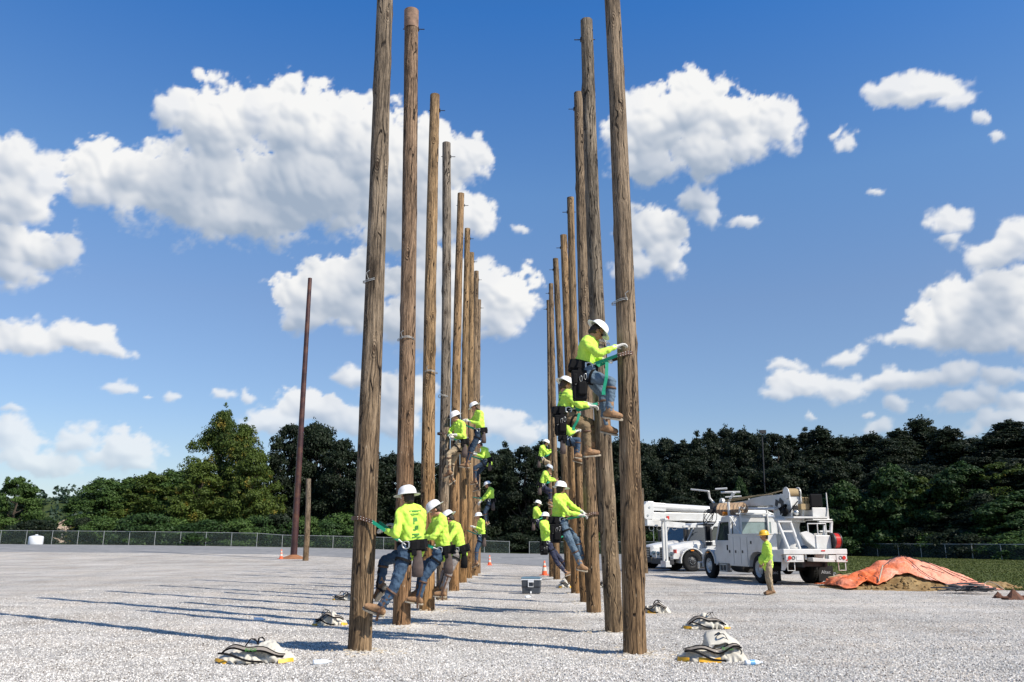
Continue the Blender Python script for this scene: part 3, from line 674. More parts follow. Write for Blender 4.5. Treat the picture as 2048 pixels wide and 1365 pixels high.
# ---------------------------------------------------------------- trees
def make_crown(seed, H, R, kind):
    """clumps of leaf-sized faces spread through the crown's volume"""
    r = np.random.default_rng(seed); rr = random.Random(seed); C = []; Nn = []; T = []
    K = {'round': 125, 'tall': 150, 'pine': 120, 'bush': 48}[kind]
    lim = []
    for k in range(K):
        while True:
            u, v = rr.random() * 6.283, rr.random()
            h = v
            if kind == 'round': prof = math.sin(math.pi * min(1, 0.27 + 0.73 * h)) ** 0.6 * (1 + .18 * math.sin(u * 3 + h * 11 + seed))
            elif kind == 'tall': prof = (0.95 if h < .45 else 0.95 - 0.85 * ((h - .45) / .55) ** 1.5) * (0.8 + 0.35 * math.sin(u * 2 + seed + h * 9))
            elif kind == 'pine': prof = (1 - h) ** 0.75 * (0.75 + 0.4 * abs(math.sin(h * 20 + u)))
            else: prof = math.sqrt(max(0, 1 - h * h))
            q = 0.35 + 0.65 * math.sqrt(rr.random())
            x, y = math.cos(u) * prof * R * q, math.sin(u) * prof * R * q
            break
        z = H * (0.07 + 0.90 * h) if kind != 'bush' else H * h * .9 + .15
        cr = {'round': .100, 'tall': .085, 'pine': .085, 'bush': .24}[kind] * H * (0.45 + 0.95 * rr.random()) * (1.0 if kind == 'bush' else (1.15 - .45 * h))
        n = int(110 + 160 * (cr / (.1 * H)) ** 1.5) if kind != 'bush' else 170
        d = r.normal(size=(n, 3)); d[:, 2] = d[:, 2] * 0.75 + 0.25; d /= np.linalg.norm(d, axis=1)[:, None]
        rad = cr * (0.45 + 0.62 * r.random(n)) ; sc = np.array([1.15, 1.15, 0.62 if kind != 'pine' else .4])
        C.append(np.array([x, y, z]) + d * rad[:, None] * sc); Nn.append(d * 0.8 + r.normal(size=(n, 3)) * 0.55 + np.array([0, 0, .35]))
        T.append(np.clip(rr.random() * 0.6 + r.random(n) * 0.4, 0, 1)); lim.append((x * .75, y * .75, z - cr * .3))
    if kind != 'bush':                                     # sprigs that stand out from the outline
        for k in range(70):
            x, y, z = rr.choice(lim); s_ = 1.42 + .25 * rr.random(); c_ = np.array([x * s_, y * s_, z + H * rr.uniform(.02, .09)]); n = 34
            d = r.normal(size=(n, 3)); d /= np.linalg.norm(d, axis=1)[:, None]; cr = H * rr.uniform(.018, .038)
            C.append(c_ + d * cr * (.4 + .7 * r.random(n))[:, None] * np.array([1, 1, 1.1])); Nn.append(d + r.normal(size=(n, 3)) * .6); T.append(np.clip(.3 + r.random(n) * .7, 0, 1))
    C = np.vstack(C); Nn = np.vstack(Nn); T = np.hstack(T)
    S = (0.11 + 0.14 * r.random(len(C))) * (1.0 if kind != 'bush' else .75)
    return C, Nn, S, T, lim
def make_trunk(seed, H, lim, kind):
    rr = random.Random(seed); mb = MB(); r0 = 0.028 * H if kind != 'bush' else .05
    pts = [(0.15 * rr.uniform(-1, 1) * i, 0.15 * rr.uniform(-1, 1) * i, H * .88 * i / 6) for i in range(7)]
    mb.tube([(0, 0, -1.2)] + pts, [r0 * 1.15] + [r0 * (1 - .13 * i) for i in range(7)], 8)
    for (x, y, z) in rr.sample(lim, min(len(lim), 22)):
        k = max(0.2, min(0.85, z / H - 0.12)); i = min(5, int(k * 6 / .88)); b = pts[i]
        if z < b[2]: continue
        m_ = ((b[0] + x) / 2, (b[1] + y) / 2, b[2] + (z - b[2]) * .35)
        mb.tube([b, m_, (x, y, z)], [r0 * .38, r0 * .25, r0 * .08], 5)
    return mb
PROTO = {}
def proto(key, seed, H, R, kind, leaf):
    C, Nn, S, T, lim = make_crown(seed, H, R, kind)
    cm = leaf_quads(C, Nn, S, T, 'crown', leaf); tm = make_trunk(seed, H, lim, kind)
    tme = bpy.data.meshes.new('trunk'); tme.from_pydata(tm.v, [], tm.f); tme.polygons.foreach_set('use_smooth', tm.sm); tme.materials.append(M['trunk'])
    PROTO[key] = (cm, tme, H, R)
for i, (k, kind, leaf, H, R) in enumerate([('rd1','round','leafdark',15,5.2), ('rd2','round','leafdark',15,4.6), ('rd3','tall','leafdark',16,4.4), ('rd4','tall','leafdark',15,3.4), ('pn1','pine','leafdark',16,3.8), ('pn2','pine','leafdark',16,3.2),
        ('rm1','round','leafmid',13,5.0), ('rm2','round','leafmid',13,4.5), ('gd1','tall','leafgold',19,6.2), ('gd2','round','leafgold',13,4.6),
        ('bu1','bush','leafbush',3.2,2.2), ('bu2','bush','leafmid',3.4,2.4), ('bu3','bush','leafdark',3.4,2.6), ('bm1','round','leafbush',8,3.2)]):
    proto(k, 40 + i, H, R, kind, leaf)
def fence_at(px):
    k = (px - 1024) / 1620; lo, hi = 5, 300
    for _ in range(40):
        m_ = (lo + hi) / 2
        if m_ < FENCE_Y(k * m_): lo = m_
        else: hi = m_
    return lo
def tree(key, px, top, Y, wid, label, cat='tree', group=None, name=None):
    cm, tm, H, R = PROTO[key]; p = at(px, 1000, Y); z = HF(p.x, Y); tz = at(px, top, Y).z; s = max(.2, (tz - z) / H); sx = wid / (2 * R)
    nm = name or ('tree' if cat == 'tree' else 'shrub')
    t = thing(nm, label, cat, (p.x, Y, z), random.random() * 6.28, group); t.scale = (sx, sx, s)
    for nme, me in (('crown', cm), ('trunk', tm)):
        o = bpy.data.objects.new(nme, me); COL.objects.link(o); o.parent = t
    return t
# left: px, top, Y, crown width
TREES = [
 ('rm1',34,955,118,7.2,'round dark green tree at the left edge of the photo'), ('rd1',-30,975,125,9,'dark tree cut by the left edge of the photo behind the round one'), ('rd2',66,1003,122,3.6,'small dark tree right beside the round tree at the left edge'),
 ('bm1',102,1036,112,2.6,'low green tree left of the beige house'), ('gd2',164,1042,112,3,'low yellowish tree right of the beige house'),
 ('rm2',206,958,117,9,'bright green tree just right of the gap with the beige house'), ('rm1',258,957,119,9.5,'broad green tree, second to the right of the house gap'), ('rd2',268,955,124,7,'dark topped tree behind the second and third green trees left of the tall yellowing tree'),
 ('gd2',306,950,117,9.5,'green tree with yellow leaf patches left of the tall yellowing tree'), ('rm2',345,942,119,9,'green tree leaning on the left flank of the tall yellowing tree'),
 ('gd1',432,821,121,10.5,'tallest tree on the left, yellowing at the top'), ('gd1',478,848,117,9,'yellow-green right half beside the tallest tree on the left'), ('gd2',505,905,113,7,'lower yellowish tree in front of the right side of the tallest left tree'), ('gd2',400,925,113,8,'lower yellowish tree in front of the left side of the tallest left tree'),
 ('rd1',575,848,122,9,'dark round tree left behind the dark brown utility pole'), ('rd2',628,846,124,9,'dark round tree right behind the dark brown utility pole'), ('rd1',680,878,120,8,'dark tree between the brown utility pole and the first climbing pole'),
 ('rd3',735,900,118,8,'dark tree seen between the first and second poles of the left row'), ('rd2',783,908,122,9,'dark tree directly behind the second pole of the left row'), ('rd1',835,925,118,9,'dark tree between the second and third poles of the left row'), ('rd3',885,930,122,9,'dark tree behind the fourth pole of the left row'),
 ('rd2',985,905,120,7,'dark tree directly right of the left pole row'), ('pn1',1010,893,124,7,'pointed dark tree in the gap between the two pole rows'), ('rd1',1050,892,118,8,'dark tree left of the far end of the right pole row'), ('pn2',1082,890,124,6,'pointed dark tree just behind the far end of the right pole row'),
 ('rd1',935,925,118,8,'dark tree hidden by the far poles of the left row'), ('rd2',1130,895,118,9,'dark tree behind the far poles of the right row'), ('rd1',1180,890,122,9,'dark tree behind the third pole of the right row'), ('rd3',1235,885,118,8,'dark tree between the two nearest poles of the right row'),
]
lbl = 'dense dark leafy tree of the wood on the low hill behind the trucks'
ridge_tops = [(1282,884),(1310,890),(1339,880),(1372,884),(1400,874),(1429,860),(1461,858),(1496,864),(1528,874),(1556,869),(1587,877),(1622,860),(1654,864),(1694,878),(1729,879),(1756,872),(1784,874),(1812,864),(1879,846),(1910,864),(1938,882),(1964,880),(1990,886),(2013,866),(2040,848),(2085,858),(2130,870)]
ORD = 'first second third fourth fifth sixth seventh eighth ninth tenth eleventh twelfth thirteenth fourteenth fifteenth sixteenth seventeenth eighteenth nineteenth twentieth twenty-first twenty-second twenty-third twenty-fourth twenty-fifth twenty-sixth twenty-seventh'.split()
random.seed(11)
for i, (px, py) in enumerate(ridge_tops):
    Y = fence_at(px) + 26 + random.uniform(-3, 12)
    TREES.append((['rd3','pn1','rd2','pn2','rd3','rd1','rd4'][(i * 5 + 2) % 7], px, py + random.randint(-6, 4), Y, random.uniform(5.5, 8.5), ORD[i] + ' treetop of the dark wood skyline, counting rightwards from the nearest right pole', 'tree', 'dark trees of the wooded hill'))
TREES.append(('rd3',1857,840,108,9.0,'tallest feathery dark tree of the wooded hill on the right, rising above its neighbours'))
for i in range(24):                                    # second rank, lower
    px = 1265 + i * 37 + random.randint(-10, 10); Y = fence_at(px) + 14 + random.uniform(-2, 5)
    TREES.append((random.choice(['rd1', 'rd2', 'rd1', 'rd3']), px, random.randint(912, 965), Y, random.uniform(6, 8.5), lbl, 'tree', 'dark trees of the wooded hill'))
for i in range(20):                                    # foot of the wood
    px = 1290 + i * 42 + random.randint(-12, 12); Y = fence_at(px) + 8 + random.uniform(-1, 2)
    TREES.append((random.choice(['rd1', 'rd2', 'bm1' if px > 1560 else 'rd2']), px, random.randint(985, 1035), Y, random.uniform(5, 7), lbl if px <= 1560 else 'low leafy tree at the foot of the wood behind the right fence', 'tree', 'dark trees of the wooded hill' if px <= 1560 else 'low trees at the foot of the wood'))
TREES += [('bm1',1481,960,100,2.6,'small pale green tree rising behind the boom tip of the truck'), ('bm1',1600,950,100,4.2,'rounded mid green tree behind the black seat of the truck crane'),
          ('bm1',1690,968,86,6,'mid green tree right of the crane truck, at the foot of the wood'), ('bm1',1790,935,84,6.5,'leafy pale green tree left of the wood\'s tallest tree, lower down'), ('gd2',1850,955,84,6,'yellowish green tree in the middle of the right-hand wood'),
          ('bm1',1930,930,80,7,'large mid green tree low in the right-hand wood'), ('gd2',2025,925,78,7,'olive green tree low at the right edge of the photo')]
for a in TREES: tree(*a)
random.seed(5)
lb2 = 'leafy undergrowth bush behind the chain link fence'
for i in range(58):                                    # undergrowth behind the fence
    px = 70 + i * 34.5 + random.randint(-10, 10)
    if 84 < px < 162: continue
    Y = fence_at(px) + random.uniform(3, 6)
    b = gnd(px, 1110); top = (1040 if px < 700 else 1068) + random.randint(-10, 14)
    if px > 1650: top = random.randint(1050, 1075)
    tree(random.choice(['bu1', 'bu2', 'bu3']) if px < 760 else random.choice(['bu3', 'bu3', 'bu2']), px, top, Y, random.uniform(3.5, 6.5), lb2, 'bush', 'bushes along the fence')

# ---------------------------------------------------------------- fence, tank, house, woodland lamp
def fence(x0, x1, label, htop):
    f = thing('chain_link_fence', label, 'fence', (x0, FENCE_Y(x0), G(x0, FENCE_Y(x0)))); o0 = f.location.copy()
    pts = []; x = x0; y = FENCE_Y(x0)
    while x < x1:
        pts.append(Vector((x, y, G(x, y)))); dx = 0.02; 
        s = 0
        while s < 3.05 and x < x1:
            nx_ = x + dx; ny_ = FENCE_Y(nx_); s += math.hypot(nx_ - x, ny_ - y); x, y = nx_, ny_
    me = None
    for p in pts:
        h = htop(p.x)
        if me is None or True:
            po = bpy.data.objects.new('post', POSTME); COL.objects.link(po); po.parent = f
            po.location = p - o0; po.scale = (1, 1, h)
    rail = MB(); rail.tube([p - o0 + Vector((0, 0, htop(p.x) - .02)) for p in pts], 0.028, 6); rail.build('top_rail', 'galv', f)
    mesh = MB(); k = 0
    # one long mesh panel, laid out along its own length so that the wires keep their size
    V = []; 
    for p in pts: V += [p - o0 + Vector((0, -.02, .03)), p - o0 + Vector((0, -.02, htop(p.x) - .03))]
    mesh.add(V, [(2 * i, 2 * i + 2, 2 * i + 3, 2 * i + 1) for i in range(len(pts) - 1)]); mesh.build('wire_mesh', 'chain', f)
    return f
pm = MB(); pm.tube([(0, 0, 0), (0, 0, 1.02)], 0.035, 8); POSTME = bpy.data.meshes.new('post'); POSTME.from_pydata(pm.v, [], pm.f); POSTME.materials.append(M['galv'])
fence(-86, 2, 'chain link fence with steel posts crossing behind the left half of the lot', lambda x: 1.62 if x < -30 else 1.45)
fence(2.1, 46, 'chain link fence with steel posts behind the trucks and the orange tarp', lambda x: 1.42 if x < 20 else 1.24)
p = at(71, 1087, 97.0); p.z = G(p.x, 97.0); t = thing('water_tank', 'squat pale plastic tank standing in front of the fence at far left', 'tank', p)
mb = MB(); mb.lathe([(0, 0), (.76, 0), (.78, .05), (.78, .85), (.72, .95), (.3, 1.03), (0, 1.05)], n=28); mb.build('tank_body', 'concrete', t)
mb = MB(); mb.lathe([(0, 1.08), (.16, 1.08), (.17, 1.16), (0, 1.17)], n=16); mb.build('lid', 'concrete', t)
p = at(138, 1060, 150); zz = HF(p.x, 150); hh = at(138, 1037, 150).z - zz
t = thing('house', 'small beige house with a pale roof in the gap between the trees on the left', 'house', (p.x, 150, zz), 0.3)
mb = MB(); mb.box((0, 0, hh * .3), (4.2, 5, hh * .6)); mb.prism([(-2.1, hh * .6), (2.1, hh * .6), (0, hh * .93)], 'y', -2.5, 2.5); mb.build('wall', 'house', t)
mb = MB(); 
for s in (-1, 1): mb.prism([(s * 2.5, hh * .54), (0, hh * .95), (0, hh), (s * 2.5, hh * .59)], 'y', -2.8, 2.8)
mb.build('roof', 'roof', t)
wf = MB().box((-.9, -2.52, hh * .33), (.8, .08, .9)).build('window', 'white', t); MB().box((-.9, -2.57, hh * .33), (.66, .03, .76)).build('pane', 'glass', wf)
MB().box((.9, -2.52, hh * .22), (.9, .06, hh * .42)).build('door', 'leather', t)
# lamp mast in the wood
Y = 100.0; b = at(1534, 1080, Y); top = at(1524, 866, Y); zz = HF(b.x, Y)
t = thing('floodlight_mast', 'dark floodlight mast standing up in the wood above the trucks', 'lamp mast', (b.x, Y, zz))
MB().tube([(0, 0, 0), (top.x - b.x, 0, top.z - zz)], [.11, .07], 10).build('mast', 'blackmetal', t)
MB().box((top.x - b.x + .05, -.15, top.z - zz + .1), (.75, .4, .4)).build('lamp_head', 'blackmetal', t)
Y = 104.0; b = at(1948, 1070, Y); top = at(1944, 903, Y); zz = HF(b.x, Y) - 1
t = thing('utility_pole', 'grey utility pole with a crossarm half hidden in the wood at far right', 'utility pole', (b.x, Y, zz))
MB().tube([(0, 0, 0), (0, 0, top.z - zz)], [.17, .12], 8).build('shaft', 'galv', t)
MB().box((0, -.2, top.z - zz - .6), (2.6, .12, .14)).build('crossarm', 'galv', t)

# ---------------------------------------------------------------- climbing poles
def pole_mesh(L, d0, d1, seed, top_vec, nseg=28):
    """tapered irregular trunk of timber from 0.4 m below the ground to its sawn head"""
    nz = 70; V = []; rr = random.Random(seed); kn = [(rr.random() * 6.283, rr.random() * L, .008 + .014 * rr.random()) for _ in range(26)]
    bx, by = rr.uniform(-.05, .05), rr.uniform(-.03, .03)
    for i in range(nz + 1):
        z = -0.4 + (L + 0.4) * i / nz; k = max(0, z) / L; r = (d0 + (d1 - d0) * k) / 2
        if z < .25: r *= 1 + .03 * (.25 - max(z, 0)) * 4
        c = top_vec * (z / L) + Vector((bx * math.sin(math.pi * k), by * math.sin(math.pi * k), 0))
        for j in range(nseg):
            th = 2 * math.pi * j / nseg; q = Vector((math.cos(th), math.sin(th), 0))
            d = 0.006 * noise.noise(Vector((q.x * 1.6, q.y * 1.6, z * .9 + seed * 7))) + 0.003 * noise.noise(Vector((q.x * 6, q.y * 6, z * .5 + seed)))
            for (ka, kz, kh) in kn:
                dz = z - kz
                if abs(dz) < .25:
                    da = (th - ka + math.pi) % (2 * math.pi) - math.pi; d += kh * math.exp(-(dz / .09) ** 2 - (da / .4) ** 2)
            V.append((c.x + q.x * (r + d), c.y + q.y * (r + d), z))
    Fc = [(i * nseg + j, i * nseg + (j + 1) % nseg, (i + 1) * nseg + (j + 1) % nseg, (i + 1) * nseg + j) for i in range(nz) for j in range(nseg)]
    mb = MB(); mb.add(V, Fc, True); mb.add([V[nz * nseg + j] for j in range(nseg)], [tuple(range(nseg))]); return mb
POLE = {}
def climbing_pole(key, spec, seed, label, inner, band=None):
    b, tp = pole_pts(spec); L = tp.z - b.z; tv = Vector((tp.x - b.x, 0, L))
    t = thing('climbing_pole', label, 'pole', b, 0, 'climbing poles in two rows'); POLE[key] = (b, tv, L, spec[2], spec[3])
    o = pole_mesh(L, spec[2], spec[3], seed, tv).build('shaft', 'wood', t); o.color = (*spec[4], 1)
    def ctr(z): return tv * (z / L)
    r1 = spec[3] / 2; z = L - 0.42
    bo = MB(); c = ctr(z); bo.tube([c + Vector((-inner * (r1 + .03), 0, 0)), c + Vector((inner * (r1 + .14), 0, -.005))], .011, 6)
    bo.box(c + Vector((inner * (r1 + .012), 0, 0)), (.02, .07, .07)); bo.build('through_bolt', 'blackmetal', t)
    if band:
        wm = MB(); 
        for k, dz in ((0, 0), (1, .022)):
            rb = (spec[2] + (spec[3] - spec[2]) * band / L) / 2 + .014
            wm.tube([ctr(band) + Vector((math.cos(a) * rb, math.sin(a) * rb, dz + .02 * math.sin(a * 2 + seed))) for a in np.linspace(0, 2 * math.pi, 25)], .006, 5, cap=False)
        c = ctr(band) + Vector((-inner * .05, -rb, .01)); wm.tube([c, c + Vector((-.03, -.03, .09)), c + Vector((.02, -.03, .13))], .006, 5); wm.build('wire_band', 'galv', t)
    return t
ordn = ['', 'second', 'third', 'fourth', 'fifth', 'sixth', 'seventh', 'eighth', 'ninth']
LL = ['nearest pole of the left row, grey and cracked, worker strapped low on it', 'brown second pole of the left row with a reddish band at its head', 'third pole of the left row, dark on the left and golden on the right',
      'grey fourth pole of the left row, a worker in khaki trousers on it', 'golden brown fifth pole of the left row counted from the camera', 'sixth pole of the left row, stained golden brown', 'seventh pole of the left row counted from the camera', 'eighth pole of the left row, second from its far end', 'farthest and thinnest pole of the left row']
RL = ['nearest pole of the right row, thick and brown grey, topmost worker on it', 'grey second pole of the right row, its head just below the top of the photo', 'third pole of the right row, the worker with outstretched arm low on it', 'thin fourth pole of the right row, dark beside the third',
      'golden fifth pole of the right row with a thick foot', 'sixth pole of the right row counted from the camera', 'seventh pole of the right row, second from its far end', 'farthest pole of the right row']
for i, s in enumerate(POLES_L): climbing_pole('L%d' % (i + 1), s, 3 + i, LL[i], 1, 5.2 if i < 6 else None)
for i, s in enumerate(POLES_R): climbing_pole('R%d' % (i + 1), s, 23 + i, RL[i], -1, 4.85 if i < 3 else None)
# reddish sleeve at the head of the second left pole
b, tv, L, d0, d1 = POLE['L2']; par = [o for o in COL.objects if o.get('label', '').startswith('brown second pole')][0]
M['sleeve'] = mat('reddish_new_timber', (0.24, 0.15, 0.10), 0.85, var=0.5, vscale=9, bump=.004)
sl = MB(); zc = L - 0.42
sl.tube([tv * (zc / L), tv * ((L + .012) / L)], [d1 / 2 + .008, d1 / 2 + .012], 28); so = sl.build('pole_cap_sleeve', 'sleeve', par)

def plain_pole(name, label, foot, head, d0, d1, m, tint=None, seed=1, loc=None):
    b = gnd(*foot) if loc is None else loc; tp = at(head[0], head[1], b.y); L = tp.z - b.z
    t = thing(name, label, 'pole', b); o = pole_mesh(L, d0, d1, seed, Vector((tp.x - b.x, 0, L)), 16).build('shaft', m, t)
    if tint: o.color = (*tint, 1)
    return t, b
M['tarred'] = mat('dark_tarred_timber', (0.045, 0.014, 0.013), 0.5, var=0.5, vscale=1.2, dirt=0.75, dirtcol=(0.20, 0.085, 0.035))
pb = gnd(587, 1117)
t, b = plain_pole('utility_pole', 'very tall dark reddish brown pole leaning right, alone on the left', (587, 1117), (620, 557), .52, .34, 'tarred', seed=61)
mb = MB(); mm = []
for i in range(9):
    for j in range(24):
        a = j / 24 * 6.283; r = 1.35 * i / 8 * (1 + .15 * noise.noise(Vector((math.cos(a) * 2, math.sin(a) * 2, 1)))); mm.append((math.cos(a) * r, math.sin(a) * r, .42 * (1 - i / 8) ** 1.3 + .03 * noise.noise(Vector((i, j, 0)))))
M['reddirt'] = mat('orange_clay', (0.28, 0.12, 0.05), 0.95, var=0.4, vscale=3, bump=.03, bscale=12)
mb.add(mm, [(i * 24 + j, (i + 1) * 24 + j, (i + 1) * 24 + (j + 1) % 24, i * 24 + (j + 1) % 24) for i in range(8) for j in range(24)], True)
md_ = mb.build('soil_heap', 'reddirt'); md_.location = b + Vector((0, 0, -.02)); md_['kind'] = 'stuff'; tag(md_, 'low heap of orange clay round the foot of the tall dark pole', 'soil')
plain_pole('pole_stub', 'short thick grey pole stub right of the tall dark brown pole', (611, 1122), (617, 958), .42, .36, 'wood', (1.0, .95, .88), 62)
plain_pole('pole_stub', 'dark grey pole stub behind the right-hand nearest pole, by the bucket truck', (1290, 1147), (1282, 977), .30, .24, 'wood', (.75, .72, .68), 63)

# splinters kicked off by the climbing irons, lying round the pole feet
V = []; Fc = []; rr = random.Random(77)
for p in FEET:
    for k in range(70):
        a = rr.uniform(0, 6.283); r_ = .17 + abs(rr.gauss(0, .22)); x, y = p.x + math.cos(a) * r_, p.y + math.sin(a) * r_; z = gz(x, y)[0] + .012; t_ = rr.uniform(0, 3.14); L_ = rr.uniform(.015, .055); w_ = rr.uniform(.004, .011)
        dx, dy = math.cos(t_) * L_, math.sin(t_) * L_; wx, wy = -math.sin(t_) * w_, math.cos(t_) * w_; i = len(V)
        V += [(x - dx, y - dy, z), (x + wx, y + wy, z + .006), (x + dx, y + dy, z + .008), (x - wx, y - wy, z + .004), (x, y, z + .016)]; Fc += [(i, i + 1, i + 4), (i + 1, i + 2, i + 4), (i + 2, i + 3, i + 4), (i + 3, i, i + 4)]
M['chip'] = mat('fresh_wood_splinter', (0.44, 0.37, 0.27), 0.9, var=.4, vscale=8)
mb = MB(); mb.add(V, Fc); o = mb.build('wood_splinters', 'chip'); o['kind'] = 'stuff'; tag(o, 'small pale wood splinters scattered round the feet of the poles', 'splinters')

# ================================================================ PEOPLE
def ring_pts(c, ax, a, b, n=20, rot=0):
    """ellipse round axis ax"""
    ax = ax.normalized(); u = ax.cross(Vector((0, 1, 0))); u = u.normalized() if u.length > .1 else Vector((1, 0, 0)); v = ax.cross(u)
    return [c + u * (a * math.cos(t + rot)) + v * (b * math.sin(t + rot)) for t in np.linspace(0, 2 * math.pi, n + 1)]
def hand_shapes(mb, wrist, d, n_, sc=1.0, curl=0.9, side=1, grow=0.0):
    """palm, four unequal curled fingers, thumb; d along the forearm, n_ the way the fingers curl"""
    d = d.normalized(); n_ = (n_ - d * n_.dot(d)).normalized(); s_ = d.cross(n_) * side
    g = grow
    pc = wrist + d * .045 * sc
    for k in (-1, 0, 1): mb.capsule(wrist + s_ * .012 * k * sc, wrist + d * .085 * sc + s_ * .026 * k * sc, (.018 + g) * sc, (.016 + g) * sc, 8)
    for k, ln in zip((-1.5, -.5, .5, 1.5), (.062, .080, .084, .074)):
        b0 = wrist + d * .092 * sc + s_ * .0205 * k * sc; p = b0; dd = d
        for seg, fr in enumerate((.45, .32, .25)):
            ang = curl * (0.55 + .45 * seg); dd = (dd * math.cos(ang) + n_ * math.sin(ang)).normalized() if seg else (d * math.cos(curl * .4) + n_ * math.sin(curl * .4)).normalized()
            q = p + dd * ln * fr * 1.05 * sc; mb.capsule(p, q, (.0105 + g) * sc, (.0092 + g) * sc, 7); p = q
            n2 = n_ - dd * n_.dot(dd)
    t0 = wrist + d * .025 * sc + s_ * .030 * sc; t1 = t0 + (d * .6 + s_ * .55 + n_ * .35).normalized() * .042 * sc; t2 = t1 + (d * .75 + n_ * .6).normalized() * .034 * sc
    mb.capsule(t0, t1, (.014 + g) * sc, (.012 + g) * sc, 7); mb.capsule(t1, t2, (.012 + g) * sc, (.010 + g) * sc, 7)

def person(label, J, look, pants='jeans', hat='hat', hair='hair', pole=None, detail=2, gloves=True, pouch='leathergrey', skin='skin', bag=None, tilt=0.3, hide_head=False,
           strap=True, hatscale=1.0, group='lineworkers climbing the training poles', shirt_hem=1.0, prints=False, lanyard=None, full_hands=True, belly=0.0, long_hair=False, glasses=False, belt=True, spikes=True):
    """J: joints as world points. look: unit direction the face points to (level)."""
    J = {k: Vector(v) for k, v in J.items()}
    base = Vector((J['pel'].x, J['pel'].y, min(J[k].z for k in J) - .05))
    t = thing('person', label, 'person', base, 0, group)
    J = {k: v - base for k, v in J.items()}
    vx = .0095 if detail == 2 else (.013 if detail == 1 else .016)
    spine = (J['neck'] - J['pel']).normalized(); smid = (J['shN'] + J['shF']) / 2; side = (J['shN'] - J['shF']).normalized()
    hipN = J.get('hipN', J['pel'] + side * .085); hipF = J.get('hipF', J['pel'] - side * .085)
    look = Vector(look).normalized()
    fw = (look * math.cos(tilt) - Vector((0, 0, 1)) * math.sin(tilt)).normalized(); rt = fw.cross(Vector((0, 0, 1))).normalized(); upv = rt.cross(fw).normalized()
    R = Matrix((rt, fw, upv)).transposed()
    front = side.cross(spine); 
    if front.dot(look) < 0: front = -front
    H = J['head']
    # --- body: one skin under the clothes, head and hands included
    b = MB()
    for off, rad in (((0, -.012, .022), (.076, .094, .094)), ((0, .022, -.035), (.060, .070, .078)), ((0, .052, -.082), (.034, .032, .030))): b.sphere(H + R @ Vector(off), rad, 14, 10, R)
    b.capsule(H + R @ Vector((0, .088, .004)), H + R @ Vector((0, .112, -.030)), .012, .016, 8)             # nose
    b.sphere(H + R @ Vector((0, .088, .028)), (.045, .012, .012), 10, 6, R)                                  # brow
    b.sphere(H + R @ Vector((0, .091, -.058)), (.024, .012, .012), 10, 6, R)                                 # mouth
    for s in (-1, 1): b.sphere(H + R @ Vector((s * .078, -.008, -.012)), (.012, .020, .032), 8, 6, R)        # ears
    b.capsule(J['neck'] - spine * .04, H + R @ Vector((0, -.02, -.06)), .058, .052, 10)
    for s_, e_, w_ in (('shN', 'elN', 'wrN'), ('shF', 'elF', 'wrF')):
        b.capsule(J[s_], J[e_], .047, .038, 9); b.capsule(J[e_], J[w_], .037, .026, 9); b.capsule(J[s_], smid, .04, .045, 9)
    b.capsule(smid, J['pel'], .075, .075, 12)
    for h_, k_, a_ in ((hipN, 'knN', 'anN'), (hipF, 'knF', 'anF')):
        b.capsule(h_, J[k_], .070, .050, 9); b.capsule(J[k_], J[a_], .048, .034, 9)
    for w_, e_ in (('wrN', 'elN'), ('wrF', 'elF')):
        if not gloves: hand_shapes(b, J[w_], J[w_] - J[e_], Vector((0, 0, -1)) if abs((J[w_] - J[e_]).normalized().z) < .8 else front, 1.0, .8, 1 if w_ == 'wrN' else -1)
    link_mesh('body', remesh(b, vx, 2), skin, t)
    # --- hair
    hm = MB(); hm.sphere(H + R @ Vector((0, -.030, .010)), (.083, .085, .095), 14, 10, R); hm.sphere(H + R @ Vector((0, -.062, -.045)), (.062, .045, .055), 12, 8, R)
    if long_hair:
        for s in (-1, -.3, .4, 1): hm.capsule(H + R @ Vector((s * .06, -.05, -.03)), H + R @ Vector((s * .075, -.085, -.15)), .035, .022, 8)
    link_mesh('hair', remesh(hm, vx, 1, .010, .05), hair, t)
    # --- eyes / glasses
    if detail and not hide_head:
        for s in (-1, 1):
            e = MB(); e.sphere(H + R @ Vector((s * .031, .083, .006)), .0115, 8, 6); e.build('eye', 'black' if glasses else 'hat', t)
    if glasses:
        gm = MB(); 
        for s in (-1, 1): gm.sphere(H + R @ Vector((s * .034, .093, .006)), (.026, .010, .019), 10, 6, R); gm.tube([H + R @ Vector((s * .058, .085, .010)), H + R @ Vector((s * .082, -.01, .006))], .004, 5)
        gm.build('sunglasses', 'blackmetal', t)
    # --- hard hat: shell, ridge, full brim, band
    hs = hatscale; hc = H + R @ Vector((0, -.008, .052)); hh = MB(); V = []
    prof = [(1.0, 0.0), (.985, .25), (.93, .48), (.82, .69), (.64, .86), (.40, .965), (.15, 1.0), (0.001, 1.0)]
    def sq(a): return (math.cos(a) * .118 * hs, math.sin(a) * .142 * hs)
    n = 24; rows = [(1.42, -.10), (1.40, -.135), (1.02, -.02)] + prof
    for r_, z_ in rows:
        for j in range(n):
            a = 6.2832 * j / n; x, y = sq(a); ridge_ = 1 + (.045 * math.exp(-(x / .02) ** 2) if .3 < z_ < 1.01 else 0)
            V.append(hc + R @ Vector((x * r_, y * r_ + (.012 if r_ > 1.2 and y > 0 else 0), (z_ * .122 * ridge_ if z_ >= 0 else z_ * .16) * hs)))
    hh.add(V, [(i * n + j, i * n + (j + 1) % n, (i + 1) * n + (j + 1) % n, (i + 1) * n + j) for i in range(len(rows) - 1) for j in range(n)], True)
    V2 = []
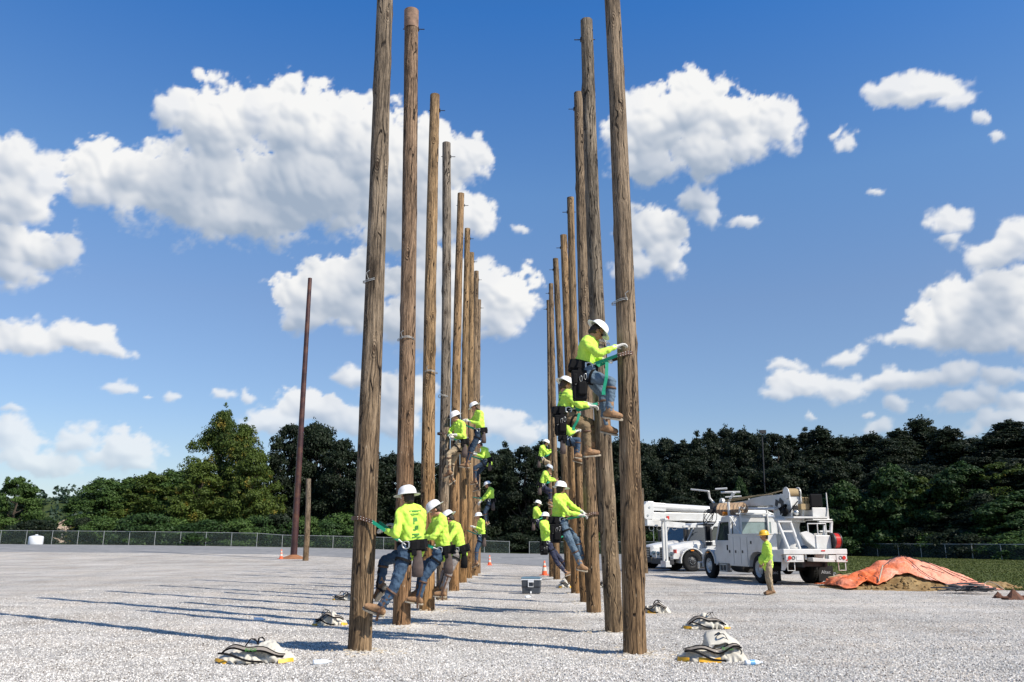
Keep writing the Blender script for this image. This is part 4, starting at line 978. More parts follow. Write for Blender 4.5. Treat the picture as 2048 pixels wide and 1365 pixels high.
    for r_, z_ in ((1.42, -.10), (1.40, -.135), (.97, -.05), (.9, .3)):
        for j in range(n): x, y = sq(6.2832 * j / n); V2.append(hc + R @ Vector((x * r_, y * r_, z_ * .15 * hs)))
    hto = hh.build('hard_hat', hat, t)
    # --- shirt
    sh = MB(); w0 = J['pel'] + spine * (.02 - .05 * shirt_hem)
    nk = J['neck'] - spine * .02
    sh.capsule(nk, smid, .070, .10, 12)
    for s_ in ('shN', 'shF'):
        inner_ = smid + (J[s_] - smid) * .55
        sh.capsule(J[s_], nk, .072, .066, 10); sh.capsule(inner_, w0 + (inner_ - smid) * .62, .110, .108, 12)
        sh.capsule(J[s_] - spine * .02, J[s_] - spine * .16 + (smid - J[s_]) * .45, .072, .09, 10)
    sh.capsule(smid - spine * .04 + front * .03, w0 + front * .025, .116, .112 + belly, 12)
    if belly: sh.sphere(w0 + spine * .13 + front * (.06 + belly), (.15, .15, .16), 12, 8)
    for s_, e_, w_ in (('shN', 'elN', 'wrN'), ('shF', 'elF', 'wrF')):
        sh.capsule(J[s_], J[e_], .070, .056, 10); d = (J[w_] - J[e_]); sh.capsule(J[e_], J[e_] + d * .55, .058, .048, 10); sh.capsule(J[e_] + d * .55, J[e_] + d * .93, .048, .036, 10)
        # bunched folds at the elbow
        for k in (-.12, .06, .2): q = J[e_] + (J[s_] - J[e_]) * max(0, k) + (J[w_] - J[e_]) * max(0, -k); sh.sphere(q, .062, 8, 6)
    sho = link_mesh('shirt', remesh(sh, vx, 3, .018, .24), 'hivis', t)
    if prints:
        from mathutils.bvhtree import BVHTree
        me = sho.data; bv = BVHTree.FromPolygons([v.co for v in me.vertices], [tuple(p.vertices) for p in me.polygons])
        pm = MB(); back = -front; rr = random.Random(3); rows = prints
        for (u, v, w_, h_) in rows:
            o_ = smid - spine * v + side * u + back * .5; 
            cs = []
            for a_, b_ in ((-w_ / 2, -h_ / 2), (w_ / 2, -h_ / 2), (w_ / 2, h_ / 2), (-w_ / 2, h_ / 2)):
                hit = bv.ray_cast(o_ + side * a_ + spine * b_, front)
                if hit[0] is None: break
                cs.append(hit[0] + back * .004)
            if len(cs) == 4: pm.add(cs, [(0, 1, 2, 3)])
        if pm.f: pm.build('shirt_print', 'print', sho)
    # --- trousers
    tr = MB(); tr.capsule(hipN + spine * .06, hipF + spine * .06, .108, .108, 12); tr.capsule(hipN, hipF, .102, .102, 12)
    for h_, k_, a_ in ((hipN, J['knN'], J['anN']), (hipF, J['knF'], J['anF'])):
        tr.capsule(h_, h_ + (k_ - h_) * .5, .098, .086, 10); tr.capsule(h_ + (k_ - h_) * .5, k_, .086, .069, 10); d = a_ - k_
        tr.capsule(k_, k_ + d * .35, .069, .066, 10); tr.capsule(k_ + d * .35, k_ + d * .95, .066, .054, 10); tr.sphere(k_ + d * .86, .060, 8, 6)
    link_mesh('trousers', remesh(tr, vx, 3, .014, .17), pants, t)
    # --- boots and climbing irons
    for a_, to_, k_ in (('anN', 'toN', 'knN'), ('anF', 'toF', 'knF')):
        A, T_, K_ = J[a_], J[to_], J[k_]; d = (T_ - A); d = d.normalized() * max(.17, min(.22, d.length)); sk = (A - K_).normalized(); dn = d.normalized(); su = dn.cross(side); su = su.normalized() if su.length > .05 else sk
        if su.dot(sk) < 0: su = -su
        heel = A + su * .055 - dn * .045; toe = A + d * .85 + su * .050
        bo = MB(); bo.capsule(A - sk * .11, A + sk * .01, .058, .054, 10); bo.capsule(heel, A, .040, .05, 10); bo.capsule(A + su * .02, toe, .050, .038, 10); bo.capsule(heel, toe, .036, .036, 10)
        for s in (-1, 1): bo.capsule(A + dn * .06 + su * .045 + side * .016 * s, toe + side * .014 * s, .036, .032, 8)
        bt = link_mesh('boot', remesh(bo, vx, 2, .004, .06), 'tan' if detail else 'leather', t)
        so = MB(); q = su.normalized(); n1 = dn.cross(q).normalized()
        pts2 = [(-.085, .030), (-.06, .042), (.0, .040), (.10, .046), (.17, .043), (.215, .022), (.215, -.022), (.17, -.043), (.10, -.046), (0, -.040), (-.06, -.042), (-.085, -.030)]
        bs = A + q * .088; L_ = d.length / .20
        V = [bs + dn * (x * L_) + n1 * y for x, y in pts2] + [bs + q * .022 + dn * (x * L_) + n1 * y for x, y in pts2]; m_ = len(pts2)
        so.add(V, [tuple(range(m_)), tuple(range(2 * m_ - 1, m_ - 1, -1))] + [(i, i + m_, (i + 1) % m_ + m_, (i + 1) % m_) for i in range(m_)]); so.build('sole', 'sole', bt)
        if spikes and detail:
            ir = MB(); s_in = n1 * (.066 if detail else .05); k0 = K_ + (A - K_) * .18; ir.ribbon([k0 + s_in, A + sk * .03 + s_in * .95, A + su * .10 + s_in * .9, A + su * .17 + s_in * 1.0 - dn * .01], dn, .030, .008)
            ir.tube([A + su * .10 + s_in, A + su * .15 + s_in * 1.5 + dn * .02], [.008, .002], 6)
            ir.ribbon([A + su * .112 + s_in, A + su * .118, A + su * .112 - s_in], dn, .035, .006)
            io = ir.build('climbing_iron', 'leather' if a_ == 'anN' else 'blackmetal', t)
            cs = MB(); cc = K_ + (A - K_) * .22; cs.tube(ring_pts(cc, A - K_, .074, .074, 16), .016, 6, cap=False, flat=.35); cs.build('calf_strap', 'leather', io)
    # --- gloves
    if gloves:
        for w_, e_ in (('wrN', 'elN'), ('wrF', 'elF')):
            gm = MB(); d = J[w_] - J[e_]; aim = Vector((0, 0, -1)) if abs(d.normalized().z) < .8 else front
            gm.capsule(J[w_] - d.normalized() * .05, J[w_] + d.normalized() * .01, .040, .032, 10); hand_shapes(gm, J[w_], d, aim, 1.08, .75, 1 if w_ == 'wrN' else -1, .002)
            link_mesh('glove', remesh(gm, .007 if detail == 2 else .009, 1), 'glove', t)
    # --- belt, rings, pouches
    if belt:
        be = MB(); bc = J['pel'] + spine * .045; be.ribbon(ring_pts(bc, spine, .205, .178, 22), spine, .11, .018); bo_ = be.build('tool_belt', 'black', t)
        be2 = MB(); be2.ribbon(ring_pts(J['pel'] - spine * .04, spine, .196, .170, 22), spine, .045, .012)
        for s, kk in ((hipN, 'knN'), (hipF, 'knF')):
            be2.ribbon(ring_pts(s + (J[kk] - s) * .22, J[kk] - s, .112, .108, 16), J[kk] - s, .035, .01)
        be2.build('leg_straps', 'black', bo_)
        sN = Vector((0, -1, 0)); sN = (sN - spine * sN.dot(spine)).normalized(); fN = spine.cross(sN).normalized()
        if fN.dot(front) < 0: fN = -fN
        D = bc + sN * .175 + fN * .06
        for sgn, nm in ((1, 'N'), (-1, 'F')):
            dr = MB(); c0 = bc + sN * (.178 * sgn) + fN * .065; dr.tube(ring_pts(c0, sN, .050, .050, 14), .011, 6, cap=False); dr.box(c0 - fN * .045, (.02, .02, .075)); dr.tube([c0 + spine * .03 - fN * .05, c0 - spine * .05 - fN * .03], .009, 6); dr.build('d_ring', 'steel', bo_)
        if detail:
            for k, (a_, w_, h_) in enumerate(((-.03, .10, .11), (-.12, .11, .13), (-.02, .07, .16))):
                pb_ = MB(); c0 = bc + sN * (.17 - (.05 if k == 1 else 0)) + fN * (a_ - .02) - spine * (.02 + .05 * (k == 2)); Rm = Matrix((fN, sN, spine)).transposed()
                pb_.box(c0, (w_, .075, h_), Rm, (.85, .8)); pb_.build('belt_pouch', 'black', bo_, .008)
            if pouch:
                pc = bc + sN * .16 - fN * .10 - Vector((0, 0, .25)); dn_ = Vector((0, 0, 1)); Rm = Matrix((fN, sN, fN.cross(sN))).transposed()
                pp = MB(); V = []
                for z_, w_, dd_ in ((.16, .045, .015), (.07, .062, .03), (-.06, .080, .045), (-.17, .076, .040), (-.185, .05, .02)):
                    for j in range(10): a = 6.2832 * (j + .5) / 10; q = 1 / max(abs(math.cos(a)), abs(math.sin(a))) ** .75; V.append(pc + Vector((fN.x, fN.y, 0)) * (math.cos(a) * w_ * q) + Vector((sN.x, sN.y, 0)) * (math.sin(a) * dd_ * q) + dn_ * z_)
                pp.add(V, [(i * 10 + j, i * 10 + (j + 1) % 10, (i + 1) * 10 + (j + 1) % 10, (i + 1) * 10 + j) for i in range(4) for j in range(10)] + [tuple(range(40, 50))], True)
                po = pp.build('tool_pouch', pouch, bo_); 
            if bag:
                bw, bh = bag; pc = bc - fN * .07 + sN * .12 - Vector((0, 0, .10 + bh / 2)); bm_ = MB(); bm_.box(pc, (bw * .8, .16, bh), None, (1.22, 1.1)); bm_.box(pc + Vector((bw * .12, -.09, -bh * .12)), (bw * .5, .05, bh * .45)); bm_.box(pc + Vector((-bw * .3, -.02, bh * .2)), (bw * .3, .2, bh * .35)); ba = bm_.build('ditty_bag', 'black', t, .02)
                cl = MB()
                for q in (-.25, .05, .3): cl.tube(ring_pts(pc + Vector((bw * q, -.10, bh * (.18 + q * .3))), Vector((0, 1, .2)), .018, .042, 10), .005, 5, cap=False)
                cl.build('carabiner', 'steel', ba)
        if lanyard:
            a_, b_ = [Vector(q) - base for q in lanyard]; lm = MB(); mid = (a_ + b_) / 2 + Vector((.03, -.03, 0)); lm.ribbon([a_, a_ + Vector((.03, -.03, .02)), mid, b_], Vector((1, 0.2, 0)), .045, .008); lm.ribbon([b_, b_ + Vector((0, 0, -.05))], Vector((1, 0, 0)), .05, .02); lm.build('lanyard', 'green', t)
        # --- pole strap: round the pole and back to both rings
        if pole and strap:
            pbase, ptv, pL, d0, d1 = POLE[pole]; zs = strap if not isinstance(strap, bool) else (J['pel'].z + base.z + .30)
            cp = pbase + ptv * ((zs - pbase.z) / pL) - base; rr_ = (d0 + (d1 - d0) * (zs - pbase.z) / pL) / 2 + .022
            dirp = Vector((cp.x - J['pel'].x, cp.y - J['pel'].y, 0)).normalized(); sp_ = Vector((-dirp.y, dirp.x, 0))
            if sp_.dot(sN) < 0: sp_ = -sp_
            arc = [cp + sp_ * (rr_ * math.cos(a)) + dirp * (rr_ * math.sin(a)) for a in np.linspace(0, math.pi, 13)]
            wd = Vector((0, 0, 1)) 
            cN = bc + sN * .178 + fN * .065; cF = bc - sN * .178 + fN * .065
            leadN = arc[0] - dirp * .16 + Vector((0, 0, -.05)); leadF = arc[-1] - dirp * .16 + Vector((0, 0, -.05))
            sm_ = MB(); sm_.ribbon([leadN] + arc + [leadF], wd, .055, .014); so_ = sm_.build('pole_strap', 'leather', t)
            g_ = MB(); g_.ribbon([leadN + (cN - leadN) * -.05, leadN + (cN - leadN) * .80], wd, .045, .010); g_.ribbon([leadF, leadF + (cF - leadF) * .80], wd, .045, .010); g_.build('webbing', 'green', so_)
            h_ = MB()
            for L0, C0 in ((leadN, cN), (leadF, cF)): h_.tube([L0 + (C0 - L0) * .78, L0 + (C0 - L0) * .88, C0], [.016, .012, .009], 7)
            h_.build('snap_hook', 'steel', so_)
            if detail == 2:
                r_ = MB()
                for i in range(-1, 5):
                    q = (arc[0] + (leadN - arc[0]) * (.25 * i)) if i >= 0 else arc[1]
                    for s in (-1, 1): r_.sphere(q + sp_ * .012 + wd * .016 * s, .007, 6, 4)
                r_.build('rivets', 'steel', so_)
    return t

def joints(Y, dct):
    """pixel joints with a distance offset in metres from Y"""
    out = {}
    for k, v in dct.items(): out[k] = at(v[0], v[1], Y + (v[2] if len(v) > 2 else 0))
    return out
PRINT = [(.0, -.02, .20, .02), (.02, .02, .15, .012), (.0, .09, .07, .05), (.03, .12, .03, .07), (-.02, .20, .05, .05), (.02, .23, .07, .02), (.01, .29, .12, .022), (0, .33, .16, .015)]
NEAR_L, NEAR_R = (-1, .35, 0), (1, .25, 0)
# left row -------------------------------------------------------------
person('worker in jeans low on the nearest left pole, back turned, boot against the pole foot', joints(11.45, dict(
    head=(814,996,0), neck=(819,1010,0), shN=(800,1028,-.16), shF=(843,1026,.10), elN=(793,1069,-.30), wrN=(772,1062,-.10), elF=(842,1062,.32), wrF=(794,1052,.35), pel=(825,1096,0),
    hipN=(811,1108,-.08), hipF=(818,1106,.11), knN=(789,1174,-.20), anN=(762,1215,-.22), toN=(732,1204,-.24), knF=(768,1122,.22), anF=(760,1172,.22), toF=(748,1189,.25))),
    (-.75, .65, 0), 'jeans', pole='L1', strap=at(740, 1037, 11.5).z, prints=PRINT, tilt=.12, shirt_hem=1.5)
person('worker in jeans on the second left pole, white hat bowed, face in profile', joints(15.05, dict(
    head=(870,1020,0), neck=(880,1031,0), shN=(886,1044,-.15), shF=(872,1040,.16), elN=(868,1074,-.28), wrN=(843,1078,-.12), elF=(856,1070,.28), wrF=(836,1070,.15), pel=(889,1104,0),
    hipN=(877,1113,-.10), hipF=(882,1112,.10), knN=(849,1155,-.20), anN=(838,1196,-.20), toN=(814,1192,-.2), knF=(846,1132,.22), anF=(836,1182,.2), toF=(820,1184,.2))),
    (-1, -.05, 0), 'jeans', pole='L2', prints=None, tilt=.62, strap=at(800, 1075, 15.1).z, shirt_hem=1.5)
person('worker in grey trousers on the third left pole, bent forward behind the bowed worker', joints(18.1, dict(
    head=(897,1037,0), neck=(904,1046,0), shN=(914,1056,-.14), shF=(905,1052,.16), elN=(898,1080,-.26), wrN=(882,1090,-.1), elF=(893,1078,.28), wrF=(876,1088,.15), pel=(922,1102,0),
    hipN=(913,1110,-.09), hipF=(917,1110,.1), knN=(900,1143,-.18), anN=(886,1184,-.18), toN=(868,1183,-.18), knF=(893,1130,.2), anF=(880,1172,.2), toF=(866,1174,.2))),
    (-1, .2, 0), 'greypants', pole='L3', tilt=.6, pouch='black', strap=True, shirt_hem=1.3)
person('worker in khaki trousers high on the grey fourth left pole, white gloves at the belt', joints(21.2, dict(
    head=(911,835,0), neck=(917,843,0), shN=(926,850,-.15), shF=(911,849,.15), elN=(927,872,-.25), wrN=(909,870,-.30), elF=(899,864,.1), wrF=(903,872,-.12), pel=(923,888,0),
    hipN=(917,893,-.1), hipF=(919,894,.1), knN=(897,909,-.22), anN=(898,944,-.22), toN=(886,949,-.2), knF=(904,924,.18), anF=(902,958,.2), toF=(890,966,.15))),
    (-1, -.35, 0), 'khaki', pole='L4', tilt=.45, strap=at(895, 868, 21.3).z, bag=None)
person('long haired worker in jeans, highest climber on the left row', joints(24.9, dict(
    head=(949,815,0), neck=(955,822,0), shN=(962,828,-.15), shF=(954,828,.16), elN=(959,848,-.25), wrN=(939,843,-.22), elF=(944,842,.25), wrF=(934,840,.1), pel=(962,864,0),
    hipN=(957,870,-.1), hipF=(960,870,.1), knN=(944,900,-.18), anN=(934,929,-.2), toN=(917,927,-.15), knF=(943,893,.15), anF=(936,922,.18), toF=(924,924,.15))),
    (-1, .05, 0), 'jeansdark', pole='L5', tilt=.5, hair='hairlight', long_hair=True, strap=at(925, 842, 24.9).z, detail=1)
person('worker in dark jeans just below the long haired climber, shirt hem hanging out behind', joints(30.0, dict(
    head=(959,890,0), neck=(964,895,0), shN=(972,901,-.13), shF=(967,899,.14), elN=(965,914,-.22), wrN=(952,909,-.12), elF=(961,910,.2), wrF=(951,906,.1), pel=(976,923,0),
    hipN=(970,926,-.09), hipF=(972,927,.1), knN=(950,936,-.18), anN=(950,962,-.18), toN=(940,964,-.15), knF=(955,948,.15), anF=(955,974,.18), toF=(945,978,.1))),
    (-1, .1, 0), 'jeansdark', pole='L6', tilt=.6, detail=1, shirt_hem=2.2)
person('small worker leaning far back from the left row, dark trees behind him', joints(34.5, dict(
    head=(975,971,0), neck=(979,976,0), shN=(984,981,-.14), shF=(979,980,.14), elN=(974,993,-.2), wrN=(962,1004,-.1), elF=(971,991,.2), wrF=(960,1003,.1), pel=(982,1003,0),
    hipN=(979,1008,-.09), hipF=(980,1008,.1), knN=(969,1025,-.16), anN=(971,1046,-.16), toN=(963,1049,-.1), knF=(972,1022,.15), anF=(974,1044,.18), toF=(966,1048,.1))),
    (-1, .1, 0), 'jeansdark', pole='L8', tilt=.35, detail=1)
person('worker in bright jeans low on the far left poles, white gloves holding the strap', joints(33.0, dict(
    head=(957,1034,0), neck=(961,1039,0), shN=(966,1045,-.14), shF=(959,1044,.14), elN=(964,1060,-.2), wrN=(951,1055,-.16), elF=(955,1058,.15), wrF=(948,1054,.05), pel=(964,1074,0),
    hipN=(961,1079,-.09), hipF=(963,1079,.1), knN=(953,1100,-.16), anN=(952,1126,-.16), toN=(941,1131,-.1), knF=(955,1098,.15), anF=(952,1124,.18), toF=(944,1129,.1))),
    (-1, -.3, 0), 'jeans', pole='L7', tilt=.1, detail=1)
# right row ------------------------------------------------------------
person('topmost worker, in pale jeans and sunglasses, on the nearest right pole', joints(11.3, dict(
    head=(1194,664,0), neck=(1183,676,0), shN=(1172,688,-.15), shF=(1186,684,.17), elN=(1196,707,-.30), wrN=(1232,694,-.22), elF=(1186,722,.20), wrF=(1206,720,.05), pel=(1165,741,0),
    hipN=(1175,752,-.11), hipF=(1176,752,.12), knN=(1222,764,-.25), anN=(1219,822,-.25), toN=(1246,826,-.24), knF=(1207,790,.18), anF=(1213,852,.15), toF=(1236,857,.12))),
    (1, .15, 0), 'jeanspale', pole='R1', strap=at(1250, 710, 11.4).z, prints=PRINT, tilt=.75, glasses=True, skin='skintan', bag=(.24, .42), pouch=None,
    lanyard=(at(1209, 728, 11.0), at(1207, 783, 11.0)), shirt_hem=1.4)
person('worker in brown trousers under the topmost climber, on the grey second right pole', joints(13.8, dict(
    head=(1131,773,0), neck=(1131,783,0), shN=(1137,792,-.15), shF=(1128,790,.17), elN=(1157,810,-.25), wrN=(1179,812,-.18), elF=(1150,806,.25), wrF=(1175,808,.12), pel=(1128,828,0),
    hipN=(1140,840,-.11), hipF=(1144,838,.14), knN=(1173,853,-.22), anN=(1176,901,-.22), toN=(1199,899,-.2), knF=(1183,846,.25), anF=(1190,888,.22), toF=(1206,890,.15))),
    (1, .45, 0), 'brownpants', pole='R2', strap=at(1195, 805, 13.9).z, prints=PRINT, tilt=.5, hair='hairlight', bag=(.22, .34), pouch='black',
    lanyard=(at(1155, 830, 13.5), at(1147, 855, 13.5)), shirt_hem=1.5)
person('worker almost hidden behind the brown trousered climber, one jeans leg showing', joints(20.4, dict(
    head=(1140,842,0), neck=(1137,849,0), shN=(1135,855,-.12), shF=(1131,854,.14), elN=(1140,868,-.2), wrN=(1150,864,-.1), elF=(1140,866,.2), wrF=(1152,862,.1), pel=(1132,880,0),
    hipN=(1137,884,-.09), hipF=(1138,884,.1), knN=(1156,880,-.15), anN=(1155,908,-.15), toN=(1164,909,-.1), knF=(1152,888,.15), anF=(1153,916,.15), toF=(1161,918,.1))),
    (1, .2, 0), 'jeans', pole='R4', detail=1, tilt=.5)
person('worker in torn pale jeans low on the third right pole, arm stretched straight to it', joints(17.45, dict(
    head=(1122,979,0), neck=(1119,988,0), shN=(1113,997,-.12), shF=(1127,994,.12), elN=(1136,1026,-.25), wrN=(1160,1030,-.18), elF=(1145,1014,.18), wrF=(1166,1025,.08), pel=(1117,1044,0),
    hipN=(1127,1054,-.10), hipF=(1126,1052,.12), knN=(1147,1097,-.20), anN=(1162,1131,-.18), toN=(1177,1134,-.12), knF=(1154,1080,.18), anF=(1166,1122,.18), toF=(1179,1126,.12))),
    (.7, .7, 0), 'jeanspale', pole='R3', strap=at(1186, 1027, 17.5).z, tilt=.12, bag=(.26, .38), pouch=None, shirt_hem=1.3)
person('small worker in khaki trousers highest at the far end of the right row', joints(34.9, dict(
    head=(1092,887,0), neck=(1088,891,0), shN=(1083,896,-.13), shF=(1087,896,.14), elN=(1094,908,-.2), wrN=(1107,902,-.1), elF=(1096,903,.2), wrF=(1106,899,.1), pel=(1082,919,0),
    hipN=(1086,922,-.09), hipF=(1086,922,.1), knN=(1098,925,-.15), anN=(1097,945,-.15), toN=(1104,947,-.1), knF=(1097,930,.15), anF=(1098,950,.15), toF=(1105,951,.1))),
    (1, .1, 0), 'khaki', pole='R8', detail=1, gloves=False, tilt=.4)
person('grey hatted worker in the middle of the far end of the right row', joints(32.2, dict(
    head=(1098,938,0), neck=(1094,943,0), shN=(1089,948,-.13), shF=(1093,948,.14), elN=(1099,961,-.2), wrN=(1112,962,-.1), elF=(1100,957,.2), wrF=(1110,959,.1), pel=(1083,972,0),
    hipN=(1087,976,-.09), hipF=(1087,977,.1), knN=(1101,981,-.15), anN=(1100,1004,-.15), toN=(1107,1006,-.1), knF=(1100,990,.15), anF=(1101,1012,.15), toF=(1108,1013,.1))),
    (1, .2, 0), 'navy', hat='hatgrey', pole='R7', detail=1, gloves=False, tilt=.5)
person('leftmost worker of the right row, half hidden behind the broad white hat below', joints(35.2, dict(
    head=(1076,1009,0), neck=(1074,1014,0), shN=(1070,1019,-.13), shF=(1076,1019,.14), elN=(1078,1031,-.2), wrN=(1090,1030,-.1), elF=(1082,1029,.2), wrF=(1092,1028,.1), pel=(1071,1043,0),
    hipN=(1075,1047,-.09), hipF=(1075,1047,.1), knN=(1086,1056,-.15), anN=(1093,1076,-.15), toN=(1101,1078,-.1), knF=(1087,1062,.15), anF=(1094,1082,.15), toF=(1102,1083,.1))),
    (1, .3, 0), 'navy', pole='R8', detail=1, tilt=.3, strap=at(1100, 1028, 35.2).z)
person('worker in navy trousers low on the right row above the traffic cone', joints(27.8, dict(
    head=(1091,1035,0), neck=(1089,1041,0), shN=(1083,1047,-.10), shF=(1093,1046,.14), elN=(1097,1065,-.25), wrN=(1108,1060,-.1), elF=(1103,1060,.2), wrF=(1114,1056,.12), pel=(1092,1088,0),
    hipN=(1099,1094,-.09), hipF=(1100,1094,.1), knN=(1116,1129,-.15), anN=(1133,1146,-.15), toN=(1147,1141,-.1), knF=(1122,1120,.15), anF=(1136,1140,.18), toF=(1147,1138,.1))),
    (.8, .6, 0), 'navy', pole='R6', detail=1, tilt=.05, bag=(.3, .3), pouch=None)
# the instructor on the ground
pI = gnd(1536, 1191)
person('older worker in a yellow hard hat standing on the gravel before the crane truck', joints(pI.y, dict(
    head=(1528,1073,0), neck=(1533,1084,0), shN=(1536,1092,-.17), shF=(1532,1091,.17), elN=(1541,1113,-.22), wrN=(1528,1127,-.16), elF=(1534,1112,.2), wrF=(1524,1125,.16), pel=(1536,1124,0),
    hipN=(1537,1129,-.09), hipF=(1535,1129,.09), knN=(1539,1155,-.08), anN=(1544,1181,-.06), toN=(1530,1185,-.05), knF=(1535,1155,.10), anF=(1540,1180,.12), toF=(1526,1184,.12))),
    (-1, -.1, 0), 'khaki', hat='hatyellow', skin='skintan', tilt=.05, gloves=False, strap=False, belt=False, spikes=False, belly=.05, group=None, detail=2, shirt_hem=2.0)

# ================================================================ TRUCKS
def text_mesh(s, size, name, m, parent, loc, rot, ext=0.003):
    cu = bpy.data.curves.new(name, 'FONT'); cu.body = s; cu.size = size; cu.extrude = ext; cu.align_x = 'CENTER'; cu.align_y = 'CENTER'; cu.resolution_u = 2
    o = bpy.data.objects.new(name, cu); COL.objects.link(o); dg = bpy.context.evaluated_depsgraph_get(); dg.update()
    me = bpy.data.meshes.new_from_object(o.evaluated_get(dg)); bpy.data.objects.remove(o); me.materials.clear(); me.materials.append(M[m])
    o = bpy.data.objects.new(name, me); COL.objects.link(o); o.parent = parent; o.location = loc; o.rotation_euler = rot; return o
M['greytext'] = mat('grey_lettering', (0.35, 0.36, 0.37), 0.6)
RY = Matrix.Rotation(math.radians(90), 3, 'X')          # lathe axis z -> y
def wheel(t, x, y, r=.5, w_=.28, side=1, rim='alu', dual=False, deep=False):
    tm = MB(); ys_ = [y] if not dual else [y, y - side * .31]
    for yy in ys_:
        h = w_ / 2; tm.lathe([(r * .58, -h * .9), (r * .80, -h), (r * .95, -h * .9), (r, -h * .62), (r, h * .62), (r * .95, h * .9), (r * .80, h), (r * .58, h * .9)], (x, yy, r), RY, 36)
        for k in range(36):                            # tread blocks
            a = k / 36 * 6.2832
            for s in (-.5, .5): tm.box((x + math.cos(a) * r, yy + s * h * .62, r + math.sin(a) * r), (.028, h * .5, .05), Matrix.Rotation(-a, 3, 'Y'))
    ty = tm.build('tyre', 'rubber', t)
    rm = MB(); o = y + side * w_ * (.46 if not deep else .10); k = -side
    rm.lathe([(r * .60, o * 0 + (w_ * .46)), (r * .565, w_ * .40), (r * .53, w_ * .18 if not deep else -.02), (r * .50, w_ * .20 if not deep else -.03), (r * .30, w_ * .26 if not deep else .0), (r * .22, w_ * .46 if not deep else .06), (r * .10, w_ * .50 if not deep else .1), (0, w_ * .50 if not deep else .1)], (x, y, r), RY @ Matrix.Scale(-side, 3, (0, 0, 1)) if True else RY, 28)
    ro = rm.build('rim', rim, t)
    hl = MB()
    for j in range(10):
        a = j / 10 * 6.2832; hl.tube([(x + math.cos(a) * r * .42, y + side * w_ * (.20 if not deep else -.01), r + math.sin(a) * r * .42), (x + math.cos(a) * r * .42, y + side * w_ * (.27 if not deep else .02), r + math.sin(a) * r * .42)], .030, 7)
    hl.build('hand_holes', 'blackmetal', ro)
    nb = MB()
    for j in range(10):
        a = (j + .5) / 10 * 6.2832; nb.tube([(x + math.cos(a) * r * .27, y + side * w_ * .3, r + math.sin(a) * r * .27), (x + math.cos(a) * r * .27, y + side * w_ * .42, r + math.sin(a) * r * .27)], .018, 6)
    nb.build('lug_nuts', 'steel', ro)
def fender(mb, x, y0, y1, r, zc, a0=0, a1=180, th=.06):
    pts = []
    for k in range(15):
        a = math.radians(a0 + (a1 - a0) * k / 14); pts.append((x + math.cos(a) * r, zc + math.sin(a) * r))
    for k in range(14, -1, -1):
        a = math.radians(a0 + (a1 - a0) * k / 14); pts.append((x + math.cos(a) * (r + th), zc + math.sin(a) * (r + th)))
    n = 15
    for i in range(n - 1):
        q = [pts[i], pts[i + 1], pts[2 * n - 2 - i], pts[2 * n - 1 - i]]; mb.prism(q, 'y', min(y0, y1), max(y0, y1))
